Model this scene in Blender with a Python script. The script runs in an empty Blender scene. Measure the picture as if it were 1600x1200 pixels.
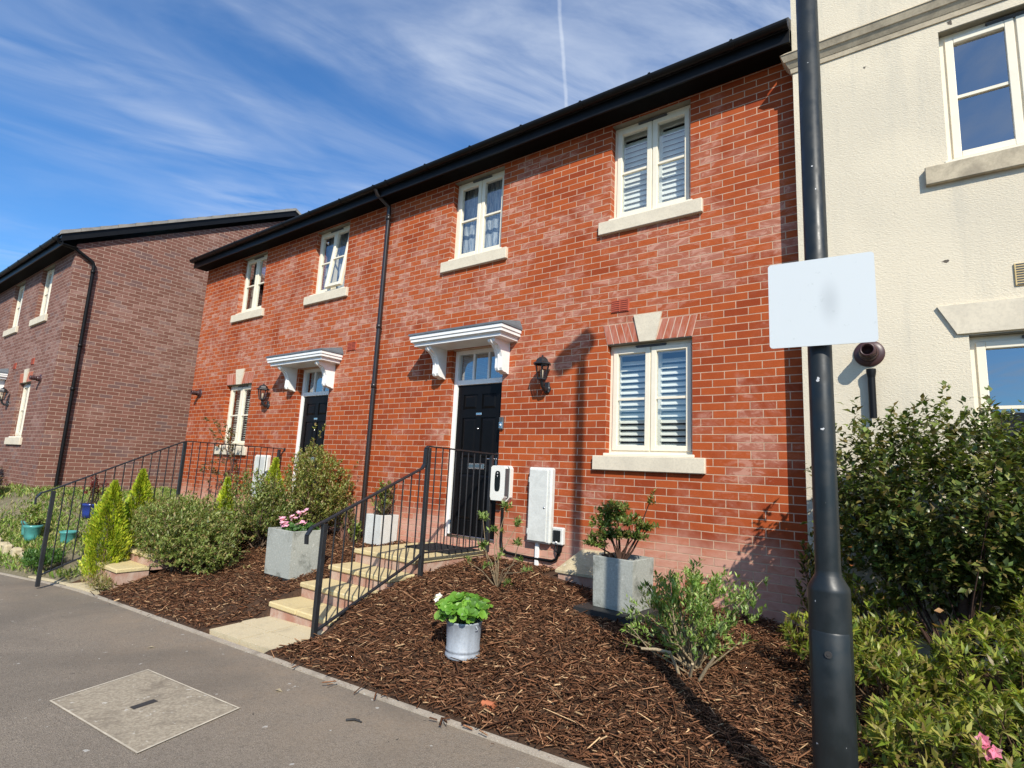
import bpy, math, random
import numpy as np
from mathutils import Vector, Matrix

random.seed(7)
RNG = np.random.default_rng(11)
S = bpy.context.scene
COL = S.collection

# ------------------------------------------------------------------ camera
cam = bpy.data.cameras.new('camera')
cam.sensor_fit = 'HORIZONTAL'
cam.sensor_width = 36.0
cam.lens = 36.0 * 875.99 / 1600.0
cam.clip_start = 0.05
cam.clip_end = 2000
cam_o = bpy.data.objects.new('camera', cam)
COL.objects.link(cam_o)
cam_o.matrix_world = (Matrix.Translation((2.7777, -5.376, -0.0752)) @ Matrix.Rotation(0.6461945, 4, 'Z')
                      @ Matrix.Rotation(1.7276876, 4, 'X') @ Matrix.Rotation(0.0492789, 4, 'Z'))
S.camera = cam_o

# ------------------------------------------------------------------ world, sun, exposure
LIGHT = Vector((-1.0, 1.0, -1.11)).normalized()          # the way the sunlight travels
S.view_settings.view_transform = 'Standard'
S.view_settings.look = 'None'
S.view_settings.gamma = 1.0
S.view_settings.exposure = 0.24

world = bpy.data.worlds.new('World')
S.world = world
world.use_nodes = True
WN, WL = world.node_tree.nodes, world.node_tree.links


def wnode(t, **kw):
    n = WN.new(t)
    for k, v in kw.items():
        setattr(n, k, v)
    return n


def wmath(op, a, b=None, clamp=False):
    n = wnode('ShaderNodeMath', operation=op, use_clamp=clamp)
    for i, v in enumerate((a, b)):
        if v is None:
            continue
        if isinstance(v, (int, float)):
            n.inputs[i].default_value = v
        else:
            WL.new(v, n.inputs[i])
    return n.outputs[0]


sky = wnode('ShaderNodeTexSky', sky_type='NISHITA', sun_disc=False)
sky.sun_elevation = math.asin(-LIGHT.z)
sky.sun_rotation = math.atan2(-LIGHT.x, -LIGHT.y)
sky.altitude = 100
sky.air_density = 1.0
sky.dust_density = 0.6
sky.ozone_density = 2.5
geo = wnode('ShaderNodeTexCoord')
sep = wnode('ShaderNodeSeparateXYZ')
WL.new(geo.outputs['Generated'], sep.inputs[0])
zc = wmath('MAXIMUM', sep.outputs[2], 0.06)
px = wmath('DIVIDE', sep.outputs[0], zc)
py = wmath('DIVIDE', sep.outputs[1], zc)
# cirrus layer: planar sky coordinates, u along the streaks, v across them
su = wmath('ADD', wmath('MULTIPLY', px, 0.42), wmath('MULTIPLY', py, 0.91))
sv = wmath('SUBTRACT', wmath('MULTIPLY', px, 0.91), wmath('MULTIPLY', py, 0.42))


def wnoise(fu, fv, seed, detail, rough, dist=0.0):
    c = wnode('ShaderNodeCombineXYZ')
    WL.new(wmath('MULTIPLY', su, fu), c.inputs[0])
    WL.new(wmath('MULTIPLY', sv, fv), c.inputs[1])
    c.inputs[2].default_value = seed
    n = wnode('ShaderNodeTexNoise')
    n.inputs['Scale'].default_value = 1.0
    n.inputs['Detail'].default_value = detail
    n.inputs['Roughness'].default_value = rough
    n.inputs['Distortion'].default_value = dist
    WL.new(c.outputs[0], n.inputs['Vector'])
    return n.outputs['Fac']


def wramp(v, a, b):
    n = wnode('ShaderNodeMapRange', interpolation_type='SMOOTHSTEP')
    n.inputs['From Min'].default_value = a
    n.inputs['From Max'].default_value = b
    WL.new(v, n.inputs['Value'])
    return n.outputs[0]


big = wramp(wnoise(0.55, 1.1, 3.3, 4, 0.55, 0.6), 0.40, 0.66)
fine = wramp(wnoise(1.3, 3.4, 9.1, 7, 0.58, 1.6), 0.22, 0.80)
veil = wramp(wnoise(0.8, 1.6, 21.0, 6, 0.6, 0.8), 0.35, 0.75)
# more cirrus up and to the right, clearer low on the left
side = wramp(wmath('ADD', wmath('MULTIPLY', px, 0.55), wmath('MULTIPLY', py, 0.18)), -1.9, 0.15)
clo = wmath('MULTIPLY', wmath('MULTIPLY', big, fine), wmath('ADD', wmath('MULTIPLY', side, 0.75), 0.30))
clo = wmath('ADD', wmath('MULTIPLY', clo, 0.85), wmath('MULTIPLY', wmath('MULTIPLY', veil, wmath('ADD', side, 0.12)), 0.42), clamp=True)
# vapour trail: a great circle across the sky
dotn = wnode('ShaderNodeVectorMath', operation='DOT_PRODUCT')
WL.new(geo.outputs['Generated'], dotn.inputs[0])
dotn.inputs[1].default_value = (-0.87309892, -0.47892652, -0.09125601)
dd = wmath('ABSOLUTE', wmath('ADD', dotn.outputs['Value'],
                             wmath('MULTIPLY', wmath('SUBTRACT', wnoise(9, 9, 4, 4, .6), .5), 0.006)))
trail = wmath('SUBTRACT', 1.0, wramp(dd, 0.0006, 0.0042))
trail = wmath('MULTIPLY', trail, wramp(py, 0.0, 0.5))
trail = wmath('MULTIPLY', trail, wmath('ADD', wmath('MULTIPLY', wnoise(14, 14, 2, 4, .6), 0.7), 0.15))
alpha = wmath('MULTIPLY', wmath('ADD', clo, wmath('MULTIPLY', trail, 0.62)), 0.80, clamp=True)
skyc = wnode('ShaderNodeMix', data_type='RGBA', blend_type='MULTIPLY')
skyc.inputs[0].default_value = 1.0
WL.new(sky.outputs[0], skyc.inputs[6])
skyc.inputs[7].default_value = (0.60, 1.04, 1.42, 1)
mixc = wnode('ShaderNodeMix', data_type='RGBA')
WL.new(alpha, mixc.inputs[0])
WL.new(skyc.outputs[2], mixc.inputs[6])
mixc.inputs[7].default_value = (5.6, 6.2, 7.2, 1)
bg = WN['Background']
WL.new(mixc.outputs[2], bg.inputs[0])
bg.inputs[1].default_value = 0.115

sun_d = bpy.data.lights.new('sun', 'SUN')
sun_d.energy = 4.9
sun_d.angle = math.radians(0.53)
sun_d.color = (1.0, 0.94, 0.83)
sun_o = bpy.data.objects.new('sun', sun_d)
COL.objects.link(sun_o)
sun_o.rotation_euler = LIGHT.to_track_quat('-Z', 'Y').to_euler()


# ------------------------------------------------------------------ material helpers
class NT:
    def __init__(self, name):
        self.m = bpy.data.materials.new(name)
        self.m.use_nodes = True
        self.N, self.L = self.m.node_tree.nodes, self.m.node_tree.links
        self.b = self.N['Principled BSDF']
        self.out = self.N['Material Output']

    def n(self, t, **kw):
        x = self.N.new(t)
        for k, v in kw.items():
            setattr(x, k, v)
        return x

    def put(self, v, sock):
        if isinstance(v, (int, float)):
            sock.default_value = v
        elif isinstance(v, tuple):
            sock.default_value = v if len(v) == 4 or sock.type == 'VECTOR' else (*v, 1)
        else:
            self.L.new(v, sock)

    def math(self, op, a, b=None, clamp=False):
        x = self.n('ShaderNodeMath', operation=op, use_clamp=clamp)
        self.put(a, x.inputs[0])
        if b is not None:
            self.put(b, x.inputs[1])
        return x.outputs[0]

    def mix(self, f, a, b, blend='MIX'):
        x = self.n('ShaderNodeMix', data_type='RGBA', blend_type=blend)
        self.put(f, x.inputs[0])
        self.put(a, x.inputs[6])
        self.put(b, x.inputs[7])
        return x.outputs[2]

    def ramp(self, v, a, b, lo=0.0, hi=1.0):
        x = self.n('ShaderNodeMapRange', interpolation_type='SMOOTHSTEP')
        self.put(v, x.inputs['Value'])
        for k, q in (('From Min', a), ('From Max', b), ('To Min', lo), ('To Max', hi)):
            x.inputs[k].default_value = q
        return x.outputs[0]

    def pos(self):
        return self.n('ShaderNodeNewGeometry').outputs['Position']

    def noise(self, vec, scale, detail=4, rough=.55, dist=0.0, out='Fac'):
        x = self.n('ShaderNodeTexNoise')
        self.put(vec, x.inputs['Vector'])
        x.inputs['Scale'].default_value = scale
        x.inputs['Detail'].default_value = detail
        x.inputs['Roughness'].default_value = rough
        x.inputs['Distortion'].default_value = dist
        return x.outputs[out]

    def bump(self, h, strength=.3, dist=.01):
        x = self.n('ShaderNodeBump')
        x.inputs['Strength'].default_value = strength
        x.inputs['Distance'].default_value = dist
        self.put(h, x.inputs['Height'])
        self.L.new(x.outputs[0], self.b.inputs['Normal'])

    def col(self, c):
        self.put(c, self.b.inputs['Base Color'])

    def set(self, rough=.6, spec=.5, metal=0.0):
        self.b.inputs['Roughness'].default_value = rough
        self.b.inputs['Specular IOR Level'].default_value = spec
        self.b.inputs['Metallic'].default_value = metal


def scaled(t, vec, s):
    x = t.n('ShaderNodeVectorMath', operation='MULTIPLY')
    t.put(vec, x.inputs[0])
    x.inputs[1].default_value = s
    return x.outputs[0]


def plain(name, c, rough=.5, spec=.5, metal=0, var=.12, vs=6.0, bump=0.0, bs=60.0, dirt=0.0, dirtc=(.1, .09, .07)):
    """a real-world surface: base colour, mottling, optional dirt and grain"""
    t = NT(name)
    p = t.pos()
    n1 = t.noise(p, vs, 5, .6)
    c1 = tuple(max(0, q * (1 - var)) for q in c)
    c2 = tuple(min(1, q * (1 + var)) for q in c)
    cc = t.mix(t.ramp(n1, .3, .7), c1, c2)
    if dirt:
        n2 = t.noise(p, vs * 2.3, 7, .7, .5)
        cc = t.mix(t.math('MULTIPLY', t.ramp(n2, .52, .72), dirt), cc, dirtc)
    t.col(cc)
    t.set(rough, spec, metal)
    if bump:
        t.bump(t.noise(p, bs, 5, .65), bump, .004)
    return t.m


def brick(name, ca, cb, mortar, pale, pale_amt, blue=None, low_salt=True):
    t = NT(name)
    p = t.pos()
    sp = t.n('ShaderNodeSeparateXYZ')
    t.put(p, sp.inputs[0])
    cmb = t.n('ShaderNodeCombineXYZ')
    # slightly wavy courses: laid by hand
    w = t.noise(p, 3.0, 2, .5)
    t.put(t.math('ADD', sp.outputs[0], sp.outputs[1]), cmb.inputs[0])
    t.put(t.math('ADD', sp.outputs[2], t.math('MULTIPLY', t.math('SUBTRACT', w, .5), .006)), cmb.inputs[1])

    def bt(c1, c2, mc, bias=0.0, ms=.0050, smooth=.35):
        b = t.n('ShaderNodeTexBrick', offset=.5, offset_frequency=2, squash=1.0)
        t.put(cmb.outputs[0], b.inputs['Vector'])
        b.inputs['Color1'].default_value = (*c1, 1)
        b.inputs['Color2'].default_value = (*c2, 1)
        b.inputs['Mortar'].default_value = (*mc, 1)
        b.inputs['Scale'].default_value = 1.0
        b.inputs['Mortar Size'].default_value = ms
        b.inputs['Mortar Smooth'].default_value = smooth
        b.inputs['Bias'].default_value = bias
        b.inputs['Brick Width'].default_value = .225
        b.inputs['Row Height'].default_value = .075
        return b
    rnd = bt((0, 0, 0), (1, 1, 1), (0.5, .5, .5))
    r = t.n('ShaderNodeSeparateColor')
    t.put(rnd.outputs['Color'], r.inputs[0])
    rv = r.outputs[0]
    mort = rnd.outputs['Fac']
    n_big = t.noise(p, 1.15, 6, .62, .5)
    n_mid = t.noise(p, 9.0, 5, .65)
    n_fine = t.noise(p, 55.0, 4, .7)
    base = t.mix(t.ramp(t.math('ADD', t.math('MULTIPLY', rv, .6), t.math('MULTIPLY', n_mid, .5)), .2, .9), ca, cb)
    base = t.mix(t.ramp(n_fine, .35, .75, 0, .30), base, tuple(q * .62 for q in ca))
    if blue:
        base = t.mix(t.ramp(rv, .84, .92), base, blue)
    # lime bloom on whole bricks in drifting patches, streaky inside the brick
    stretch = t.noise(scaled(t, p, (9, 9, 22)), 1.0, 5, .7, .6)
    zone = t.ramp(t.math('ABSOLUTE', t.math('ADD', sp.outputs[2], -2.3)), .5, 1.7, .10, 0.0)
    patch = t.ramp(t.math('ADD', n_big, zone), .50, .66)
    blot = t.noise(scaled(t, p, (6, 6, 15)), 1.0, 6, .72, .8)
    soft = t.math('MULTIPLY', t.ramp(rv, .30, .85, .04, 1.0), .42)
    bloom = t.math('ADD', soft, t.math('MULTIPLY', t.math('MULTIPLY', t.ramp(blot, .47, .62), t.ramp(rv, .1, .6, .3, 1.0)), .75), clamp=True)
    bloom = t.math('MULTIPLY', bloom, patch)
    bloom = t.math('MULTIPLY', bloom, pale_amt)
    rare = t.math('MULTIPLY', t.ramp(stretch, .60, .76), t.math('MULTIPLY', t.ramp(rv, .60, .70), pale_amt * .9))
    bloom = t.math('MAXIMUM', bloom, t.math('MULTIPLY', rare, t.ramp(n_big, .36, .52)))
    if low_salt:
        # salts drawn up from the soil in the lowest courses
        zz = t.math('ADD', sp.outputs[2], t.math('MULTIPLY', t.math('SUBTRACT', t.noise(p, 1.7, 4, .6), .5), .75))
        low = t.ramp(zz, -.86, -.46, 1.0, 0.0)
        low = t.math('MULTIPLY', low, t.ramp(t.math('ADD', stretch, t.math('MULTIPLY', rv, .3)), .25, .8, .35, .8))
        bloom = t.math('MAXIMUM', bloom, low)
    base = t.mix(bloom, base, pale)
    mcol = t.mix(t.ramp(n_mid, .3, .7), mortar, tuple(q * .70 for q in mortar))
    t.col(t.mix(mort, base, mcol))
    t.set(.88, .25)
    h = t.math('ADD', t.math('MULTIPLY', mort, -1.0), t.math('ADD', t.math('MULTIPLY', n_mid, .35), t.math('MULTIPLY', n_fine, .22)))
    t.bump(h, .55, .006)
    return t.m


def tarmac():
    t = NT('tarmac')
    p = t.pos()
    vor = t.n('ShaderNodeTexVoronoi')
    t.put(p, vor.inputs['Vector'])
    vor.inputs['Scale'].default_value = 150
    grain = t.noise(p, 190, 3, .7)
    patch = t.noise(p, 1.3, 6, .65, .4)
    dust = t.noise(p, .8, 4, .6, .5)
    c = t.mix(t.ramp(grain, .33, .68), (.088, .074, .060), (.34, .285, .22))
    c = t.mix(t.ramp(vor.outputs['Distance'], .0, .25, .55, 0), c, (.27, .25, .225))
    c = t.mix(t.ramp(patch, .35, .7, 0, .55), c, (.150, .126, .100))
    sp = t.n('ShaderNodeSeparateXYZ')
    t.put(p, sp.inputs[0])
    near = t.ramp(t.math('ADD', sp.outputs[1], t.math('MULTIPLY', t.math('SUBTRACT', dust, .5), 1.2)), -4.0, -2.9)
    c = t.mix(t.math('MULTIPLY', near, t.ramp(t.noise(p, 3.1, 6, .7), .35, .7, .2, .75)), c, (.26, .20, .14))
    c = t.mix(t.ramp(t.noise(p, 60, 3, .6), .38, .68, .0, .26), c, (.34, .29, .24))
    c = t.mix(t.ramp(t.noise(p, 34, 3, .6), .52, .75, .0, .28), c, (.07, .062, .055))
    c = t.mix(t.ramp(t.noise(p, .55, 5, .6, .8), .42, .66, 0, .45), c, (.118, .101, .082))
    spots = t.noise(p, 14, 3, .5)
    c = t.mix(t.ramp(spots, .72, .74), c, (.42, .40, .36))
    c = t.mix(t.ramp(t.noise(scaled(t, p, (1, 1, 1)), 11.3, 2, .5, 1.5), .76, .78), c, (.04, .035, .03))
    t.col(c)
    t.set(.92, .25)
    t.bump(t.math('ADD', grain, vor.outputs['Distance']), .5, .006)
    return t.m


def concrete(name, ca, cb, grain=120, dark=(.12, .11, .09), stain=.4, bump=.4, speck=(.6, .57, .5)):
    t = NT(name)
    p = t.pos()
    g = t.noise(p, grain, 4, .7)
    pt = t.noise(p, 4.2, 6, .65, .4)
    c = t.mix(t.ramp(g, .32, .7), ca, cb)
    c = t.mix(t.ramp(pt, .48, .72, 0, stain), c, dark)
    sp = t.noise(p, grain * .42, 2, .5)
    c = t.mix(t.ramp(sp, .66, .72, 0, .6), c, speck)
    t.col(c)
    t.set(.9, .25)
    t.bump(t.math('ADD', g, t.math('MULTIPLY', sp, .8)), bump, .004)
    return t.m


def render_wall():
    t = NT('cream_render')
    p = t.pos()
    g = t.noise(p, 95, 4, .75)
    pits = t.noise(scaled(t, p, (1, 1, 2.2)), 48, 4, .7)
    pt = t.noise(p, .9, 5, .6, .3)
    run = t.noise(scaled(t, p, (7, 7, .7)), 1.0, 5, .6)
    c = t.mix(t.ramp(pt, .3, .7), (.71, .625, .475), (.62, .55, .425))
    c = t.mix(t.ramp(pits, .25, .42, .40, 0), c, (.30, .26, .20))
    c = t.mix(t.ramp(run, .50, .76, 0, .42), c, (.46, .43, .36))
    c = t.mix(t.ramp(t.noise(p, 7.5, 3, .5), .745, .765), c, (.12, .10, .08))
    t.col(c)
    t.set(.93, .2)
    t.bump(t.math('ADD', pits, t.math('MULTIPLY', g, .5)), .6, .008)
    return t.m


def leaf_mat(name, transl=.32, rough=.45, spec=.4):
    t = NT(name)
    a = t.n('ShaderNodeVertexColor', layer_name='tint')
    t.col(a.outputs[0])
    t.set(rough, spec)
    tr = t.n('ShaderNodeBsdfTranslucent')
    c2 = t.mix(1.0, a.outputs[0], (1.5, 1.7, .55, 1), 'MULTIPLY')
    t.put(c2, tr.inputs[0])
    mx = t.n('ShaderNodeMixShader')
    mx.inputs[0].default_value = transl
    t.L.new(t.b.outputs[0], mx.inputs[1])
    t.L.new(tr.outputs[0], mx.inputs[2])
    t.L.new(mx.outputs[0], t.out.inputs[0])
    return t.m


def tint_mat(name, rough=.8, spec=.2):
    t = NT(name)
    a = t.n('ShaderNodeVertexColor', layer_name='tint')
    n = t.noise(t.pos(), 130, 3, .6)
    t.col(t.mix(t.ramp(n, .3, .7, .0, .5), a.outputs[0], (.02, .012, .008)))
    t.set(rough, spec)
    return t.m


def glass(name, tint=(.95, .97, .965), refl=1.0):
    t = NT(name)
    fr = t.n('ShaderNodeLayerWeight')
    fr.inputs[0].default_value = .5
    f4 = t.math('POWER', fr.outputs['Facing'], 3.2)
    tr = t.n('ShaderNodeBsdfTransparent')
    tr.inputs[0].default_value = (*tint, 1)
    gl = t.n('ShaderNodeBsdfGlossy')
    gl.inputs['Roughness'].default_value = 0.0
    gl.inputs[0].default_value = (.95, .97, 1, 1)
    nn = t.n('ShaderNodeBump')
    nn.inputs['Strength'].default_value = .02
    nn.inputs['Distance'].default_value = .02
    t.put(t.noise(t.pos(), 2.2, 1, .4), nn.inputs['Height'])
    t.L.new(nn.outputs[0], gl.inputs['Normal'])
    mx = t.n('ShaderNodeMixShader')
    t.put(t.math('ADD', t.math('MULTIPLY', f4, .85), .17 * refl, clamp=True), mx.inputs[0])
    t.L.new(tr.outputs[0], mx.inputs[1])
    t.L.new(gl.outputs[0], mx.inputs[2])
    t.L.new(mx.outputs[0], t.out.inputs[0])
    return t.m


def painted_metal(name, c, rough=.35, chips=True):
    t = NT(name)
    p = t.pos()
    n = t.noise(p, 5, 5, .6)
    cc = t.mix(t.ramp(n, .3, .7), c, tuple(q * 1.35 for q in c))
    if chips:
        ch = t.noise(p, 26, 3, .55)
        cc = t.mix(t.ramp(ch, .735, .75), cc, (.52, .52, .52))
    t.col(cc)
    t.set(rough, .5)
    t.put(t.ramp(t.noise(p, 12, 4, .6), .3, .7, rough * .8, rough * 1.35), t.b.inputs['Roughness'])
    t.bump(t.noise(p, 45, 3, .5), .08, .003)
    return t.m


def slate(name, ca, cb):
    t = NT(name)
    p = t.pos()
    sp = t.n('ShaderNodeSeparateXYZ')
    t.put(p, sp.inputs[0])
    cmb = t.n('ShaderNodeCombineXYZ')
    t.put(sp.outputs[0], cmb.inputs[0])
    t.put(t.math('MULTIPLY', sp.outputs[2], 2.1), cmb.inputs[1])
    b = t.n('ShaderNodeTexBrick', offset=.5)
    t.put(cmb.outputs[0], b.inputs['Vector'])
    b.inputs['Color1'].default_value = (*ca, 1)
    b.inputs['Color2'].default_value = (*cb, 1)
    b.inputs['Mortar'].default_value = (.012, .012, .013, 1)
    b.inputs['Scale'].default_value = 1
    b.inputs['Mortar Size'].default_value = .006
    b.inputs['Brick Width'].default_value = .3
    b.inputs['Row Height'].default_value = .25
    t.col(b.outputs[0])
    t.set(.6, .4)
    return t.m


def curtain_mat(name, c, c2):
    t = NT(name)
    p = t.pos()
    n = t.noise(scaled(t, p, (75, 75, 7)), 1.0, 4, .65, .5)
    t.col(t.mix(t.ramp(n, .38, .58), c, c2))
    t.set(.9, .1)
    return t.m


def stained(name, c, stain, vert=True, rough=.7, amt=.6):
    t = NT(name)
    p = t.pos()
    n = t.noise(scaled(t, p, (11, 11, 2.2) if vert else (5, 5, 5)), 1.0, 6, .65, .6)
    g = t.noise(p, 60, 4, .6)
    cc = t.mix(t.ramp(n, .35, .7, 0, amt), c, stain)
    cc = t.mix(t.ramp(g, .4, .7, 0, .2), cc, tuple(q * .6 for q in stain))
    t.col(cc)
    t.set(rough, .3)
    t.bump(g, .2, .003)
    return t.m


M = dict(
    brick_red=brick('red_brick', (.40, .080, .0185), (.26, .041, .0105), (.60, .40, .275), (.60, .35, .265), .62),
    brick_plum=brick('plum_brick', (.165, .072, .052), (.225, .102, .076), (.48, .35, .27), (.32, .20, .165), .75, blue=(.15, .085, .075), low_salt=False),
    mortar=plain('mortar', (.58, .43, .33), .95, .1, bump=.3),
    arch_brick=stained('arch_brick', (.38, .085, .032), (.55, .32, .27), True, .88, .55),
    stone=stained('cast_stone', (.68, .60, .46), (.52, .46, .36), False, .85, .5),
    stone_old=stained('weathered_stone', (.53, .45, .32), (.28, .235, .17), False, .9, .8),
    lintel=stained('lintel_soffit', (.24, .22, .17), (.13, .13, .10), False, .9, .7),
    cream=plain('cream_upvc', (.78, .71, .56), .35, .5, var=.03),
    white=plain('white_gloss', (.82, .81, .78), .35, .5, var=.04, dirt=.15, dirtc=(.45, .43, .38)),
    white_plastic=stained('white_plastic', (.66, .665, .62), (.52, .525, .49), False, .5, .8),
    charger_white=plain('charger_shell', (.74, .73, .67), .35, .5, var=.02),
    grey_plastic=plain('grey_plastic', (.07, .075, .08), .4, .5),
    clear_dark=plain('smoked_plastic', (.012, .016, .017), .12, .6),
    black=plain('black_upvc', (.006, .006, .0065), .42, .22, var=.2),
    soffit=plain('black_soffit', (.0035, .0035, .0035), .8, .1, var=.2),
    iron=painted_metal('black_iron', (.013, .014, .016), .42, False),
    pipe=plain('dark_brown_pipe', (.021, .016, .015), .3, .5),
    flue=plain('maroon_flue', (.060, .026, .026), .4, .5),
    column=painted_metal('lamp_column_paint', (.0065, .0095, .0105), .42, True),
    door=plain('black_door_gloss', (.004, .004, .0045), .38, .16, var=.1),
    chrome=plain('chrome', (.65, .65, .65), .2, .5, 1.0, var=.05),
    lead=stained('lead_sheet', (.150, .170, .190), (.095, .105, .115), False, .55, .6),
    slate=slate('roof_slate', (.035, .036, .040), (.055, .055, .06)),
    verge=stained('verge_tile', (.30, .28, .25), (.16, .15, .14), False, .9, .6),
    terracotta=plain('terracotta_vent', (.42, .085, .045), .8, .3),
    terracotta_dark=plain('terracotta_slots', (.16, .03, .02), .8, .3),
    buff=plain('buff_vent', (.60, .45, .22), .8, .3),
    glass=glass('window_glass'),
    glass_coated=glass('coated_glass', (.75, .82, .85), 1.9),
    lamp_glass=glass('lantern_glass', (.80, .74, .66), .5),
    bulb=plain('opal_bulb', (.75, .74, .68), .4),
    dark_in=plain('dark_interior', (.05, .047, .042), .9, .1),
    shutter=plain('shutter_paint', (.80, .82, .76), .45, .4, var=.02),
    net=curtain_mat('net_curtain', (.16, .22, .30), (.48, .52, .54)),
    drape=curtain_mat('drape', (.20, .18, .15), (.28, .26, .22)),
    tarmac=tarmac(),
    tread=concrete('buff_paving', (.50, .39, .19), (.64, .53, .30), 130, (.27, .22, .13), .5),
    slab=concrete('path_slab', (.48, .40, .25), (.62, .53, .36), 120, (.33, .28, .19), .5),
    riser=stained('riser_brick', (.36, .175, .12), (.50, .38, .30), False, .9, .9),
    edging=concrete('concrete_edging', (.33, .28, .22), (.46, .40, .32), 90, (.16, .13, .10), .6),
    cover=concrete('cover_concrete', (.25, .21, .155), (.40, .345, .26), 48, (.17, .14, .105), .8, .6),
    cover_frame=plain('cover_frame', (.52, .46, .36), .7, .3, var=.2),
    slot=plain('lifting_slot', (.035, .033, .032), .7),
    cowl=concrete('sandstone_cowl', (.40, .33, .20), (.52, .44, .29), 60, (.20, .16, .10), .6, .5),
    planter=concrete('grey_planter', (.30, .31, .275), (.40, .41, .37), 70, (.115, .12, .10), 1.0, .3, (.55, .55, .5)),
    zinc=stained('galvanised', (.34, .37, .41), (.20, .215, .24), True, .45, .7),
    tray=plain('dark_tray', (.022, .021, .020), .6),
    mat=plain('rubber_mat', (.012, .012, .012), .8, bump=1.0, bs=40),
    soil=concrete('garden_soil', (.040, .022, .013), (.085, .046, .026), 60, (.02, .012, .008), .5, .8, (.13, .08, .05)),
    weedsoil=concrete('weedy_soil', (.12, .10, .06), (.22, .19, .12), 50, (.07, .075, .03), .6, .8, (.4, .36, .27)),
    ground=concrete('ground', (.10, .095, .085), (.16, .15, .13), 20, (.08, .08, .06), .5),
    bark=tint_mat('bark_chips'),
    leaf=leaf_mat('leaf'),
    gloss_leaf=leaf_mat('glossy_leaf', .22, .32, .5),
    petal=leaf_mat('petal', .25, .6, .2),
    twig=tint_mat('twig', .85, .2),
    teal=plain('teal_glaze', (.07, .27, .25), .3, .5, var=.25),
    blue=plain('blue_glaze', (.02, .04, .20), .2, .5, var=.25),
    sign_edge=plain('sign_edge', (.20, .20, .21), .5, .5, .6),
    orange=plain('terracotta_scrap', (.45, .14, .06), .8),
)

M['render'] = render_wall()


def sign_face():
    t = NT('white_sign_face')
    p = t.pos()
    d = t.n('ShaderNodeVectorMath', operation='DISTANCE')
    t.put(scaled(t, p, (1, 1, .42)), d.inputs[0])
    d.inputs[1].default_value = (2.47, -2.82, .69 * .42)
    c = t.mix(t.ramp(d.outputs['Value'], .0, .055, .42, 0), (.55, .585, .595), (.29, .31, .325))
    c = t.mix(t.ramp(t.noise(p, 30, 5, .65), .62, .72, 0, .35), c, (.33, .37, .36))
    t.col(c)
    t.set(.45, .4)
    return t.m


M['sign'] = sign_face()


# ------------------------------------------------------------------ object helpers
def setp(o, label=None, cat=None, group=None, kind=None):
    if label:
        o['label'] = label
    if cat:
        o['category'] = cat
    if group:
        o['group'] = group
    if kind:
        o['kind'] = kind
    return o


def empty(name, loc, label, cat, group=None):
    o = bpy.data.objects.new(name, None)
    COL.objects.link(o)
    o.location = loc
    o.empty_display_size = .1
    return setp(o, label, cat, group)


def attach(o, parent):
    o.parent = parent
    root = parent
    while root.parent:
        root = root.parent
    if parent is root and root.type == 'EMPTY':
        o.matrix_parent_inverse = Matrix.Translation(-Vector(root.location))
    return o


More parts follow.
